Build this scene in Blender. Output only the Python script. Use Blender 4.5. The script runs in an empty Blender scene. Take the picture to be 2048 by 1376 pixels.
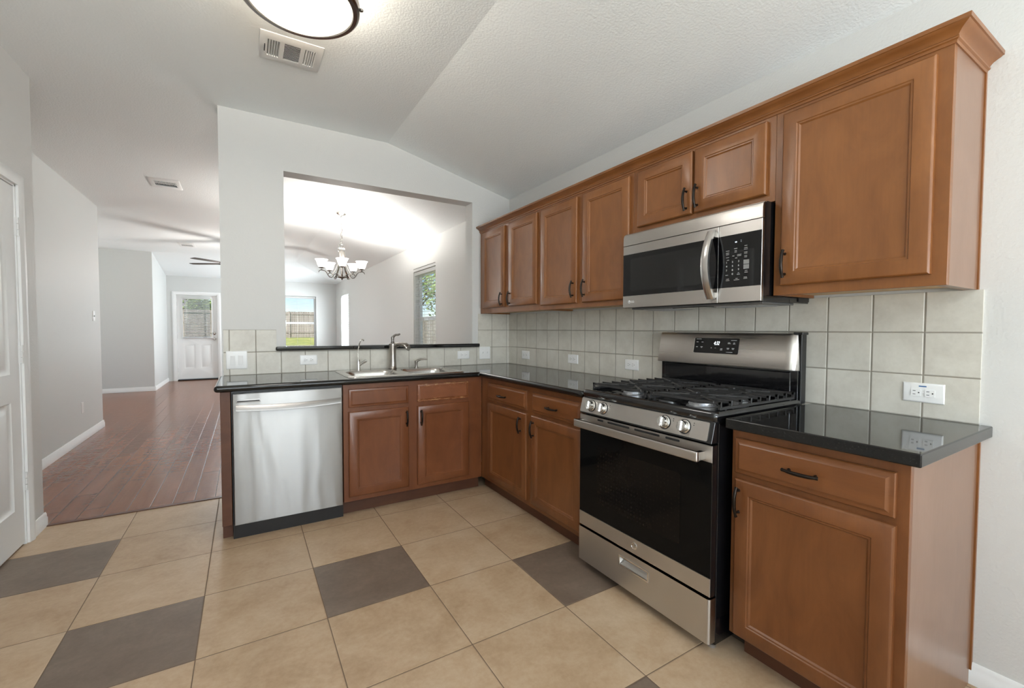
import bpy, bmesh, math, random
from mathutils import Vector, Matrix
random.seed(7)
PI = math.pi
sc = bpy.context.scene
COL = sc.collection

# ------------------------------------------------------------------ camera
cam_d = bpy.data.cameras.new('camera')
cam = bpy.data.objects.new('camera', cam_d)
COL.objects.link(cam)
sc.camera = cam
CAM = Vector((-2.1704, -3.6234, 1.2405))
YAW, PITCH, ROLL, FPX = 0.5463, -0.0337, 0.0026, 879.31
cam_d.sensor_fit = 'HORIZONTAL'
cam_d.sensor_width = 36.0
cam_d.lens = FPX / 2048 * 36.0
cam_d.clip_start = 0.02
cam_d.clip_end = 400
fw = Vector((math.sin(YAW) * math.cos(PITCH), math.cos(YAW) * math.cos(PITCH), math.sin(PITCH)))
rt = Vector((math.cos(YAW), -math.sin(YAW), 0))
up = rt.cross(fw)
R_ = rt * math.cos(ROLL) + up * math.sin(ROLL)
U_ = -rt * math.sin(ROLL) + up * math.cos(ROLL)
cam.matrix_world = Matrix(((R_.x, U_.x, -fw.x, CAM.x), (R_.y, U_.y, -fw.y, CAM.y), (R_.z, U_.z, -fw.z, CAM.z), (0, 0, 0, 1)))

# ------------------------------------------------------------------ view, world, sun
sc.view_settings.view_transform = 'Standard'
sc.view_settings.look = 'None'
sc.view_settings.exposure = 0.14
sc.view_settings.gamma = 1.0
sc.view_settings.use_curve_mapping = False
world = bpy.data.worlds.new('world')
sc.world = world
world.use_nodes = True
wn = world.node_tree.nodes
wbg = wn['Background']
sky = wn.new('ShaderNodeTexSky')
sky.sky_type = 'NISHITA'
sky.sun_disc = False
sky.sun_elevation = math.radians(48)
sky.sun_rotation = math.radians(210)
sky.ozone_density = 2.2
sky.air_density = 0.75
sky.dust_density = 0.0
world.node_tree.links.new(sky.outputs['Color'], wbg.inputs['Color'])
wbg.inputs['Strength'].default_value = 0.125

def lamp(name, kind, loc, energy, color=(1, 1, 1), **kw):
    d = bpy.data.lights.new(name, kind)
    d.energy = energy
    d.color = color
    for k, v in kw.items():
        setattr(d, k, v)
    o = bpy.data.objects.new(name, d)
    o.location = loc
    COL.objects.link(o)
    return o

sun = lamp('sun_light', 'SUN', (-8, -8, 12), 8.5, (1, .95, .86), angle=math.radians(.6))
sun.rotation_euler = Vector((0.35, .6, -0.72)).to_track_quat('-Z', 'Y').to_euler()
# added area light at assumed, unseen rear windows, tilted up to lift the ceiling
REAR_Y = -6.3
LE = dict(rear=225, living=20, dining=160, patio=12, side=40, bowl=7, bulb=6.5, chand=21, fan=38)
def day_area(name, loc, e, size, size_y, aim):
    o = lamp(name, 'AREA', loc, e, (.87, .945, 1), shape='RECTANGLE', size=size, size_y=size_y)
    o.rotation_euler = Vector(aim).to_track_quat('-Z', 'Y').to_euler()
    return o
day_area('rear_fill_light', (-1.75, REAR_Y - .2, 1.35), LE['rear'], 2.3, 1.6, (0, 1, 1.7))
day_area('living_fill_light', (-2.075, 9.3 + .17, 1.36), LE['living'], .82, 1.45, (0, -1, 0))  # lamp and hidden window added to brighten the living room
day_area('dining_window_daylight', (.17, 8.085, 1.36), LE['dining'], .9, 1.45, (-1, 0, 0))
day_area('patio_fill_light', (-3.26 - .2, -5.1, 1.1), LE['patio'], 1.5, 1.9, (1, 0, .25))  # lamp and unseen door added to brighten the tiles under the cabinets
day_area('side_hall_fill_light', (-6.6 - .2, 5.6, 1.4), LE['side'], 1.7, 1.5, (1, 0, .8))  # lamp and unseen window added to lift the hall ceiling

# ------------------------------------------------------------------ materials
def mat(name, base=(.8, .8, .8), rough=.5, metal=0.0, **kw):
    m = bpy.data.materials.new(name)
    m.use_nodes = True
    b = m.node_tree.nodes['Principled BSDF']
    b.inputs['Base Color'].default_value = (*base, 1)
    b.inputs['Roughness'].default_value = rough
    b.inputs['Metallic'].default_value = metal
    for k, v in kw.items():
        b.inputs[k].default_value = v
    return m

def N(m, kind, **kw):
    n = m.node_tree.nodes.new(kind)
    for k, v in kw.items():
        setattr(n, k, v)
    return n

def L(m, a, b):
    m.node_tree.links.new(a, b)

def bsdf(m):
    return m.node_tree.nodes['Principled BSDF']

def objco(m, scale=(1, 1, 1)):
    t = N(m, 'ShaderNodeTexCoord')
    mp = N(m, 'ShaderNodeMapping')
    mp.inputs['Scale'].default_value = scale
    L(m, t.outputs['Object'], mp.inputs['Vector'])
    return mp.outputs['Vector']

def noise(m, vec, scale, detail=3, rough=.5, dist=0.0):
    n = N(m, 'ShaderNodeTexNoise')
    n.inputs['Scale'].default_value = scale
    n.inputs['Detail'].default_value = detail
    n.inputs['Roughness'].default_value = rough
    n.inputs['Distortion'].default_value = dist
    L(m, vec, n.inputs['Vector'])
    return n.outputs['Fac']

def ramp(m, fac, stops):
    r = N(m, 'ShaderNodeValToRGB')
    el = r.color_ramp.elements
    while len(el) > 1:
        el.remove(el[-1])
    el[0].position = stops[0][0]
    el[0].color = (*stops[0][1], 1)
    for p, c in stops[1:]:
        e = el.new(p)
        e.color = (*c, 1)
    L(m, fac, r.inputs['Fac'])
    return r.outputs['Color']

def mth(m, op, a, b=None, c=None):
    n = N(m, 'ShaderNodeMath', operation=op)
    for i, v in enumerate((a, b, c)):
        if v is None:
            continue
        if isinstance(v, (int, float)):
            n.inputs[i].default_value = v
        else:
            L(m, v, n.inputs[i])
    return n.outputs[0]

def mixc(m, fac, a, b, blend='MIX'):
    n = N(m, 'ShaderNodeMix', data_type='RGBA', blend_type=blend)
    if isinstance(fac, (int, float)):
        n.inputs[0].default_value = fac
    else:
        L(m, fac, n.inputs[0])
    for i, v in ((6, a), (7, b)):
        if isinstance(v, tuple):
            n.inputs[i].default_value = (*v, 1)
        else:
            L(m, v, n.inputs[i])
    return n.outputs[2]

def bump(m, h, strength=.2, dist=.01, prev=None):
    n = N(m, 'ShaderNodeBump')
    n.inputs['Strength'].default_value = strength
    n.inputs['Distance'].default_value = dist
    L(m, h, n.inputs['Height'])
    if prev is not None:
        L(m, prev, n.inputs['Normal'])
    return n.outputs['Normal']

def smooth(m, v, lo, hi):
    n = N(m, 'ShaderNodeMapRange', interpolation_type='SMOOTHSTEP')
    n.inputs[1].default_value = lo
    n.inputs[2].default_value = hi
    L(m, v, n.inputs[0])
    return n.outputs[0]

def paint_mat(name, col, peel=.25, rough=.6):
    m = mat(name, col, rough)
    v = objco(m)
    h = noise(m, v, 95, 2, .5)
    L(m, bump(m, h, peel, .004), bsdf(m).inputs['Normal'])
    return m

M = {}
M['wall'] = paint_mat('wall_paint', (.66, .655, .635), .30, .55)
M['hall_wall'] = paint_mat('wall_paint_hall', (.65, .662, .648), .15, .55)
M['ceiling'] = paint_mat('ceiling_paint_brightened', (.90, .93, .93), .5, .8)  # same paint as the walls, extra ceiling light put into the colour
M['white'] = mat('white_semigloss', (.85, .855, .845), .42)
M['vinyl'] = mat('white_vinyl', (.85, .86, .86), .35)
M['plastic'] = mat('white_plastic', (.86, .86, .85), .3)
def slat_mat():
    m = mat('blind_slat', (.88, .88, .87), .4)
    tl_ = N(m, 'ShaderNodeBsdfTranslucent')
    tl_.inputs['Color'].default_value = (.85, .86, .86, 1)
    mx = N(m, 'ShaderNodeMixShader')
    mx.inputs[0].default_value = .5
    out = m.node_tree.nodes['Material Output']
    L(m, bsdf(m).outputs[0], mx.inputs[1])
    L(m, tl_.outputs[0], mx.inputs[2])
    L(m, mx.outputs[0], out.inputs['Surface'])
    return m
M['slat'] = None
M['black_plastic'] = mat('black_plastic', (.012, .012, .013), .35)
M['black_enamel'] = mat('black_enamel', (.006, .006, .007), .12, **{'Coat Weight': .5})
M['black_glass'] = mat('black_glass', (.004, .004, .0045), .03)
M['oven_glass'] = mat('oven_glass', (.004, .004, .004), .05, **{'Specular IOR Level': .12})
M['dark_hole'] = mat('dark_hole', (.01, .01, .01), .7)
M['iron'] = mat('cast_iron', (.035, .034, .034), .36)
M['fan_blade'] = mat('fan_blade_wood', (.022, .015, .012), .5)
M['grey_metal'] = mat('grey_painted_metal', (.16, .16, .16), .4, .6)
M['alu'] = mat('burner_aluminium', (.55, .56, .58), .35, 1.0)
M['bronze'] = mat('dark_bronze', (.028, .022, .018), .3, .85)
M['nickel'] = mat('brushed_nickel', (.42, .39, .36), .27, 1.0)
M['nickel_satin'] = mat('satin_steel', (.62, .60, .58), .24, 1.0)
M['chrome'] = mat('chrome', (.72, .71, .69), .1, 1.0)
M['dark_nickel'] = mat('dark_nickel', (.24, .225, .21), .25, 1.0)
M['hinge'] = mat('painted_hinge', (.76, .76, .75), .35)
M['blue_mark'] = mat('blue_label', (.05, .15, .35), .5)
M['print'] = mat('panel_print', (.55, .55, .55), .6)
M['print_dim'] = mat('panel_print_dim', (.22, .22, .22), .6)
M['under'] = mat('pale_birch_underside', (.60, .42, .22), .55)

def steel(name, base, rough, wav=0.0, an=.8):
    # brushed sideways: reflections smear vertically
    m = mat(name, base, rough, 1.0, Anisotropic=an)
    tv = N(m, 'ShaderNodeCombineXYZ')
    tv.inputs[2].default_value = 1
    L(m, tv.outputs[0], bsdf(m).inputs['Tangent'])
    n1 = noise(m, objco(m, (2, 2, 260)), 1.0, 3, .6)
    rr_ = N(m, 'ShaderNodeMapRange')
    rr_.inputs[3].default_value = rough - .03
    rr_.inputs[4].default_value = rough + .04
    L(m, n1, rr_.inputs[0])
    L(m, rr_.outputs[0], bsdf(m).inputs['Roughness'])
    if wav:
        w = noise(m, objco(m, (5.5, 1, 1.0)), 1.0, 1.4, .4, .7)
        L(m, bump(m, w, wav, .05), bsdf(m).inputs['Normal'])
    return m

M['steel_dw'] = steel('stainless_dishwasher', (.44, .44, .435), .44, .24, .9)
M['steel_y'] = steel('stainless_range', (.58, .555, .525), .32)
M['steel_bg'] = steel('stainless_backguard', (.68, .645, .61), .28, 0, .85)
M['steel_dark'] = steel('stainless_dark_grip', (.26, .25, .24), .3)
M['steel_sink'] = mat('stainless_sink', (.60, .585, .56), .22, 1.0)

def cab_mat(name, c0, c1, vertical=True, rough=.34):
    m = mat(name, c0, rough)
    sc3 = (6, 6, 2.6) if vertical else (2.6, 2.6, 6)
    v = objco(m, sc3)
    n1 = noise(m, v, 1.3, 6, .6, 1.2)
    n2 = noise(m, objco(m, (3, 3, 3)), 1.0, 3, .5)
    n3 = noise(m, objco(m, (160, 160, 9) if vertical else (9, 9, 160)), 1.0, 2, .5)
    f = mth(m, 'ADD', mth(m, 'MULTIPLY', n1, .62), mth(m, 'MULTIPLY', n2, .26))
    f = mth(m, 'ADD', f, mth(m, 'MULTIPLY', n3, .12))
    c = ramp(m, f, [(.3, c0), (.7, c1)])
    L(m, c, bsdf(m).inputs['Base Color'])
    bsdf(m).inputs['Coat Weight'].default_value = .2
    bsdf(m).inputs['Specular IOR Level'].default_value = .42
    bsdf(m).inputs['Coat Roughness'].default_value = .2
    L(m, bump(m, n3, .05, .002), bsdf(m).inputs['Normal'])
    return m

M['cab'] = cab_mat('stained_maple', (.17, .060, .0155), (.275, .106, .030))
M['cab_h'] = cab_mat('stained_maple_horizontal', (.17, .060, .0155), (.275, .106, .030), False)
M['cab_low'] = cab_mat('stained_maple_dark', (.125, .038, .013), (.20, .068, .024))  # darker, redder tone than the wall cabinet maple
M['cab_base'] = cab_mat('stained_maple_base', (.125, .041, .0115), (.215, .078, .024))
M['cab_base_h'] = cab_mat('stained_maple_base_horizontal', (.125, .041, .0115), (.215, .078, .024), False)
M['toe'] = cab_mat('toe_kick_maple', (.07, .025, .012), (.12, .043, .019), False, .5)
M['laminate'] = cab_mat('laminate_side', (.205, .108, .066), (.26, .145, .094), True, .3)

def scuffed():
    m = cab_mat('stained_maple_scuffed', (.150, .047, .016), (.25, .083, .03), False, .4)
    t = N(m, 'ShaderNodeTexCoord')
    v = objco(m, (26, 26, 150))
    n = noise(m, v, 1.0, 4, .7)
    sxyz = N(m, 'ShaderNodeSeparateXYZ')
    L(m, t.outputs['Object'], sxyz.inputs[0])
    # chipped finish gathers along the two long edges of the false drawer front
    e = mth(m, 'ABSOLUTE', mth(m, 'SUBTRACT', sxyz.outputs['Z'], .787))
    e = smooth(m, e, .02, .062)
    k = mth(m, 'ADD', n, mth(m, 'MULTIPLY', e, .16))
    k = smooth(m, k, .68, .72)
    old = bsdf(m).inputs['Base Color'].links[0].from_socket
    L(m, mixc(m, k, old, (.42, .22, .10)), bsdf(m).inputs['Base Color'])
    return m
M['scuff'] = scuffed()

def granite():
    m = mat('black_granite', (.006, .006, .006), .045)
    v = objco(m)
    a = noise(m, v, 260, 2, .6)
    b = noise(m, v, 90, 3, .6)
    c = ramp(m, a, [(.62, (.004, .004, .004)), (.74, (.022, .020, .016)), (.82, (.05, .045, .035))])
    d = ramp(m, b, [(.5, (.002, .002, .002)), (.75, (.008, .008, .007))])
    L(m, mixc(m, 1.0, c, d, 'ADD'), bsdf(m).inputs['Base Color'])
    bsdf(m).inputs['IOR'].default_value = 1.5
    return m
M['granite'] = granite()

def grid_dist(m, co, off, pitch):
    return mth(m, 'PINGPONG', mth(m, 'SUBTRACT', co, off), pitch / 2)

P_T = .1593
def wall_tile(axis, off):
    m = mat('backsplash_tile_' + axis, (.5, .47, .4), .28)
    t = N(m, 'ShaderNodeTexCoord')
    s = N(m, 'ShaderNodeSeparateXYZ')
    L(m, t.outputs['Object'], s.inputs[0])
    d1 = grid_dist(m, s.outputs[axis], off, P_T)
    d2 = grid_dist(m, s.outputs['Z'], 1.0727, P_T)
    d = mth(m, 'MINIMUM', d1, d2)
    g = smooth(m, d, .0014, .0024)
    v = objco(m)
    n1 = noise(m, v, 9, 5, .62, .3)
    n2 = noise(m, v, 60, 3, .6)
    # every tile has its own faint tint
    ci = mth(m, 'FLOOR', mth(m, 'DIVIDE', mth(m, 'SUBTRACT', s.outputs[axis], off), P_T))
    cj = mth(m, 'FLOOR', mth(m, 'DIVIDE', mth(m, 'SUBTRACT', s.outputs['Z'], 1.0727), P_T))
    w = N(m, 'ShaderNodeTexWhiteNoise', noise_dimensions='2D')
    cx = N(m, 'ShaderNodeCombineXYZ')
    L(m, ci, cx.inputs[0]); L(m, cj, cx.inputs[1])
    L(m, cx.outputs[0], w.inputs['Vector'])
    f = mth(m, 'ADD', mth(m, 'MULTIPLY', n1, .8), mth(m, 'MULTIPLY', n2, .25))
    f = mth(m, 'ADD', f, mth(m, 'MULTIPLY', w.outputs['Value'], .12))
    c = ramp(m, f, [(.35, (.55, .52, .455)), (.62, (.645, .62, .55)), (.85, (.70, .68, .615))])
    L(m, mixc(m, g, (.30, .27, .225), c), bsdf(m).inputs['Base Color'])
    r = mth(m, 'MULTIPLY_ADD', g, -.42, .8)
    L(m, r, bsdf(m).inputs['Roughness'])
    nb = bump(m, smooth(m, d, .0008, .005), .7, .003)
    nb = bump(m, n2, .05, .004, nb)
    L(m, nb, bsdf(m).inputs['Normal'])
    return m
M['tile_x'] = wall_tile('X', -.1916)
M['tile_y'] = wall_tile('Y', -.1541)

Q_T, FX0, FY0 = .4623, -1.885, -1.1764
BROWN = [(0, 0), (2, 1), (-2, 0), (-3, -2), (1, 3), (-1, 3), (-3, 2), (3, 3)]
def floor_tile():
    m = mat('floor_tile', (.5, .4, .3), .38)
    t = N(m, 'ShaderNodeTexCoord')
    s = N(m, 'ShaderNodeSeparateXYZ')
    L(m, t.outputs['Object'], s.inputs[0])
    d = mth(m, 'MINIMUM', grid_dist(m, s.outputs['X'], FX0, Q_T), grid_dist(m, s.outputs['Y'], FY0, Q_T))
    g = smooth(m, d, .0012, .0024)
    ci = mth(m, 'FLOOR', mth(m, 'DIVIDE', mth(m, 'SUBTRACT', s.outputs['X'], FX0), Q_T))
    cj = mth(m, 'FLOOR', mth(m, 'DIVIDE', mth(m, 'SUBTRACT', FY0, s.outputs['Y']), Q_T))
    tot = None
    for a, b in BROWN:
        k = mth(m, 'MULTIPLY', mth(m, 'COMPARE', ci, a, .3), mth(m, 'COMPARE', cj, b, .3))
        tot = k if tot is None else mth(m, 'ADD', tot, k)
    v = objco(m)
    n1 = noise(m, v, 5.5, 6, .62, .4)
    n2 = noise(m, v, 45, 4, .65)
    w = N(m, 'ShaderNodeTexWhiteNoise', noise_dimensions='2D')
    cx = N(m, 'ShaderNodeCombineXYZ')
    L(m, ci, cx.inputs[0]); L(m, cj, cx.inputs[1])
    L(m, cx.outputs[0], w.inputs['Vector'])
    f = mth(m, 'ADD', mth(m, 'MULTIPLY', n1, .65), mth(m, 'MULTIPLY', n2, .3))
    f = mth(m, 'ADD', f, mth(m, 'MULTIPLY', w.outputs['Value'], .1))
    beige = ramp(m, f, [(.32, (.36, .235, .135)), (.52, (.46, .325, .205)), (.72, (.55, .415, .285))])
    brown = ramp(m, f, [(.32, (.125, .085, .06)), (.52, (.165, .12, .088)), (.75, (.225, .17, .13))])
    c = mixc(m, tot, beige, brown)
    L(m, mixc(m, g, (.15, .10, .065), c), bsdf(m).inputs['Base Color'])
    L(m, mth(m, 'MULTIPLY_ADD', g, -.45, .85), bsdf(m).inputs['Roughness'])
    nb = bump(m, smooth(m, d, .0006, .006), .5, .002)
    nb = bump(m, n2, .12, .003, nb)
    L(m, nb, bsdf(m).inputs['Normal'])
    return m
M['floor_tile'] = floor_tile()

def wood_floor():
    m = mat('wood_floor', (.2, .06, .03), .24)
    PW, PL = .125, 1.15
    t = N(m, 'ShaderNodeTexCoord')
    s = N(m, 'ShaderNodeSeparateXYZ')
    L(m, t.outputs['Object'], s.inputs[0])
    ix = mth(m, 'FLOOR', mth(m, 'DIVIDE', s.outputs['X'], PW))
    wn_ = N(m, 'ShaderNodeTexWhiteNoise', noise_dimensions='1D')
    L(m, ix, wn_.inputs['W'])
    ys = mth(m, 'ADD', s.outputs['Y'], mth(m, 'MULTIPLY', wn_.outputs['Value'], PL))
    iy = mth(m, 'FLOOR', mth(m, 'DIVIDE', ys, PL))
    w2 = N(m, 'ShaderNodeTexWhiteNoise', noise_dimensions='2D')
    cx = N(m, 'ShaderNodeCombineXYZ')
    L(m, ix, cx.inputs[0]); L(m, iy, cx.inputs[1])
    L(m, cx.outputs[0], w2.inputs['Vector'])
    d = mth(m, 'MINIMUM', mth(m, 'PINGPONG', s.outputs['X'], PW / 2), mth(m, 'PINGPONG', ys, PL / 2))
    g = smooth(m, d, .0006, .0022)
    n1 = noise(m, objco(m, (18, 1.2, 1)), 1.0, 3, .5, .2)
    n2 = noise(m, objco(m, (140, 6, 1)), 1.0, 3, .6)
    f = mth(m, 'ADD', mth(m, 'MULTIPLY', n1, .45), mth(m, 'MULTIPLY', w2.outputs['Value'], .22))
    f = mth(m, 'ADD', f, .07)
    f = mth(m, 'ADD', f, mth(m, 'MULTIPLY', n2, .15))
    c = ramp(m, f, [(.25, (.15, .050, .022)), (.5, (.22, .080, .038)), (.8, (.30, .118, .060))])
    L(m, mixc(m, g, (.03, .012, .008), c), bsdf(m).inputs['Base Color'])
    h = noise(m, objco(m, (9, 20, 1)), 1.0, 2, .5)   # hand-scraped ripple
    nb = bump(m, smooth(m, d, .0, .004), .5, .002)
    nb = bump(m, h, .22, .012, nb)
    L(m, nb, bsdf(m).inputs['Normal'])
    bsdf(m).inputs['Coat Weight'].default_value = .08
    bsdf(m).inputs['Coat Roughness'].default_value = .12
    bsdf(m).inputs['Specular IOR Level'].default_value = .22
    return m
M['wood_floor'] = wood_floor()

def emis(name, col, strength, base=(.9, .9, .9)):
    m = mat(name, base, .3)
    bsdf(m).inputs['Emission Color'].default_value = (*col, 1)
    bsdf(m).inputs['Emission Strength'].default_value = strength
    return m
M['bowl_glow'] = emis('lit_bowl_glass', (1, .93, .80), 1.15)
M['shade_glow'] = emis('lit_shade_glass', (1, .95, .86), 3.5)
M['fan_glow'] = emis('lit_fan_glass', (1, .86, .75), 1.8)
M['led'] = emis('clock_digits', (.9, .97, 1), 2.2, (.1, .1, .1))
M['led_dim'] = emis('indicator_digits', (.75, .88, 1), 1.1, (.1, .1, .1))

def pane():
    m = bpy.data.materials.new('window_glass')
    m.use_nodes = True
    nt = m.node_tree
    nt.nodes.clear()
    out = nt.nodes.new('ShaderNodeOutputMaterial')
    mx = nt.nodes.new('ShaderNodeMixShader')
    tr = nt.nodes.new('ShaderNodeBsdfTransparent')
    gl = nt.nodes.new('ShaderNodeBsdfGlossy')
    gl.inputs['Roughness'].default_value = .01
    ge = nt.nodes.new('ShaderNodeNewGeometry')
    dt = nt.nodes.new('ShaderNodeVectorMath')
    dt.operation = 'DOT_PRODUCT'
    nt.links.new(ge.outputs['Incoming'], dt.inputs[0])
    nt.links.new(ge.outputs['Normal'], dt.inputs[1])
    ab = mth(m, 'ABSOLUTE', dt.outputs['Value'])
    fr = mth(m, 'MULTIPLY_ADD', mth(m, 'POWER', mth(m, 'SUBTRACT', 1.0, ab), 5.0), .96, .04)
    nt.links.new(fr, mx.inputs[0])
    nt.links.new(tr.outputs[0], mx.inputs[1])
    nt.links.new(gl.outputs[0], mx.inputs[2])
    nt.links.new(mx.outputs[0], out.inputs[0])
    return m
M['pane'] = pane()

def nmat(name, stops, scale, rough=.9, sc3=(1, 1, 1)):
    m = mat(name, stops[0][1], rough)
    f = noise(m, objco(m, sc3), scale, 4, .6)
    L(m, ramp(m, f, stops), bsdf(m).inputs['Base Color'])
    return m
M['lawn'] = nmat('lawn_grass', [(.35, (.16, .22, .05)), (.6, (.34, .36, .10)), (.75, (.42, .40, .16))], 2.2)
M['fence'] = nmat('weathered_fence', [(.3, (.16, .14, .13)), (.7, (.34, .31, .29))], 1.5, .9, (9, 9, .7))
M['leaf'] = nmat('tree_leaf', [(.3, (.12, .20, .05)), (.7, (.28, .40, .12))], 1.2)
M['bark'] = nmat('bark', [(.3, (.09, .065, .045)), (.7, (.18, .14, .10))], 4)
M['siding'] = nmat('house_siding', [(.3, (.42, .36, .31)), (.7, (.50, .44, .38))], 2)
M['shingle'] = nmat('roof_shingle', [(.3, (.12, .12, .13)), (.7, (.22, .21, .22))], 3)

M['slat'] = slat_mat()

# ------------------------------------------------------------------ mesh helpers
class Face:
    """local frame on a vertical surface: a = along (left to right), b = height, d = outwards"""
    def __init__(s, o, A, Nn):
        s.o, s.A, s.N = Vector(o), Vector(A), Vector(Nn)
    def __call__(s, a, b, d=0.0):
        return s.o + s.A * a + Vector((0, 0, b)) + s.N * d

BACK = Face((0, 0, 0), (1, 0, 0), (0, -1, 0))        # a = x, d = -y
RIGHT = Face((0, 0, 0), (0, -1, 0), (-1, 0, 0))      # a = -y, d = -x
LEFT = Face((-3.26, 0, 0), (0, 1, 0), (1, 0, 0))     # a = y, d = x + 3.26
WORLD = lambda a, b, d=0.0: Vector((a, b, d))

class MB:
    def __init__(s, T=None):
        s.v, s.f = [], []
        s.T = T or WORLD
    def add(s, pts, faces, raw=False):
        k = len(s.v)
        s.v += [Vector(p) if raw else s.T(*p) for p in pts]
        s.f += [tuple(i + k for i in f) for f in faces]
        return s
    def box(s, a0, b0, d0, a1, b1, d1):
        return s.add([(a0, b0, d0), (a1, b0, d0), (a1, b1, d0), (a0, b1, d0), (a0, b0, d1), (a1, b0, d1), (a1, b1, d1), (a0, b1, d1)],
                     [(0, 3, 2, 1), (4, 5, 6, 7), (0, 1, 5, 4), (1, 2, 6, 5), (2, 3, 7, 6), (3, 0, 4, 7)])
    def loft(s, rings, cap0=True, cap1=True, raw=False, closed=True):
        n = len(rings[0])
        pts = [p for r in rings for p in r]
        fs = []
        m = n if closed else n - 1
        for i in range(len(rings) - 1):
            for j in range(m):
                k = (j + 1) % n
                fs.append((i * n + j, i * n + k, (i + 1) * n + k, (i + 1) * n + j))
        if cap0:
            fs.append(tuple(range(n - 1, -1, -1)))
        if cap1:
            fs.append(tuple((len(rings) - 1) * n + j for j in range(n)))
        return s.add(pts, fs, raw)
    def rects(s, a0, a1, b0, b1, prof, cap0=True, cap1=True):
        """nested rectangles (inset, depth)"""
        return s.loft([[(a0 + i, b0 + i, d), (a1 - i, b0 + i, d), (a1 - i, b1 - i, d), (a0 + i, b1 - i, d)] for i, d in prof], cap0, cap1)
    def tube(s, pts, rad, seg=10, caps=True, raw=False, closed=False):
        P = [Vector(p) if raw else s.T(*p) for p in pts]
        n = len(P)
        if not isinstance(rad, (list, tuple)):
            rad = [rad] * n
        tang = []
        for i in range(n):
            if closed:
                t = P[(i + 1) % n] - P[i - 1]
            else:
                t = P[min(i + 1, n - 1)] - P[max(i - 1, 0)]
            tang.append(t.normalized())
        u = tang[0].orthogonal().normalized()
        rings = []
        for i in range(n):
            u = (u - tang[i] * u.dot(tang[i]))
            if u.length < 1e-6:
                u = tang[i].orthogonal()
            u.normalize()
            w = tang[i].cross(u)
            rings.append([P[i] + (u * math.cos(2 * PI * j / seg) + w * math.sin(2 * PI * j / seg)) * rad[i] for j in range(seg)])
        if closed:
            rings.append(rings[0])
            caps = False
        return s.loft(rings, caps, caps, raw=True)
    def lathe(s, prof, c, seg=28, ax=(0, 0, 1), cap0=True, cap1=True):
        """prof: (radius, distance along axis) from world point c"""
        ax = Vector(ax).normalized()
        u = ax.orthogonal().normalized()
        w = ax.cross(u)
        c = Vector(c)
        rings = [[c + ax * h + (u * math.cos(2 * PI * j / seg) + w * math.sin(2 * PI * j / seg)) * max(r, 1e-5) for j in range(seg)] for r, h in prof]
        return s.loft(rings, cap0, cap1, raw=True)
    def plate(s, outer, holes, d):
        """flat plate with holes in the local a,b plane at depth d (triangulated)"""
        bm = bmesh.new()
        es = []
        for loop in [outer] + holes:
            vs = [bm.verts.new((p[0], p[1], 0)) for p in loop]
            es += [bm.edges.new((vs[i], vs[(i + 1) % len(vs)])) for i in range(len(vs))]
        bmesh.ops.triangle_fill(bm, use_beauty=True, use_dissolve=False, edges=es)
        bm.verts.index_update()
        pts = [(v.co.x, v.co.y, d) for v in bm.verts]
        fs = [tuple(v.index for v in f.verts) for f in bm.faces]
        bm.free()
        return s.add(pts, fs)
    def build(s, name, m, parent=None, bev=0.0, seg=2, sharp=38, weld=True):
        off = Vector((0, 0, 0))
        if parent is not None:
            p = parent
            while p is not None:
                off += p.location
                p = p.parent
        me = bpy.data.meshes.new(name)
        bm = bmesh.new()
        vs = [bm.verts.new(v - off) for v in s.v]
        for f in s.f:
            if len(set(f)) < 3:
                continue
            try:
                bm.faces.new([vs[i] for i in f])
            except ValueError:
                pass
        if weld:
            bmesh.ops.remove_doubles(bm, verts=bm.verts, dist=1e-5)
        bmesh.ops.recalc_face_normals(bm, faces=bm.faces)
        for f in bm.faces:
            f.smooth = True
        th = math.radians(sharp)
        for e in bm.edges:
            if len(e.link_faces) != 2 or e.calc_face_angle(0) > th:
                e.smooth = False
        bm.to_mesh(me)
        bm.free()
        for mm in (m if isinstance(m, list) else [m]):
            me.materials.append(mm)
        o = bpy.data.objects.new(name, me)
        COL.objects.link(o)
        if parent is not None:
            o.parent = parent
        if bev:
            b = o.modifiers.new('bevel', 'BEVEL')
            b.width = bev
            b.segments = seg
            b.limit_method = 'ANGLE'
            b.angle_limit = math.radians(35)
            b.harden_normals = True
        return o

def rr(a0, a1, b0, b1, r, n=5):
    o = []
    for cx, cy, t0 in ((a1 - r, b1 - r, 0), (a0 + r, b1 - r, PI / 2), (a0 + r, b0 + r, PI), (a1 - r, b0 + r, 1.5 * PI)):
        for i in range(n + 1):
            t = t0 + PI / 2 * i / n
            o.append((cx + r * math.cos(t), cy + r * math.sin(t)))
    return o

def tag(o, label, cat, group=None, kind=None):
    o['label'] = label
    if cat:
        o['category'] = cat
    if group:
        o['group'] = group
    if kind:
        o['kind'] = kind
    return o

def thing(name, label, cat, loc, group=None, kind=None):
    o = bpy.data.objects.new(name, None)
    o.empty_display_size = .1
    o.location = loc
    COL.objects.link(o)
    return tag(o, label, cat, group, kind)

def part_label(o, s):
    o['label'] = s
    return o

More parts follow.
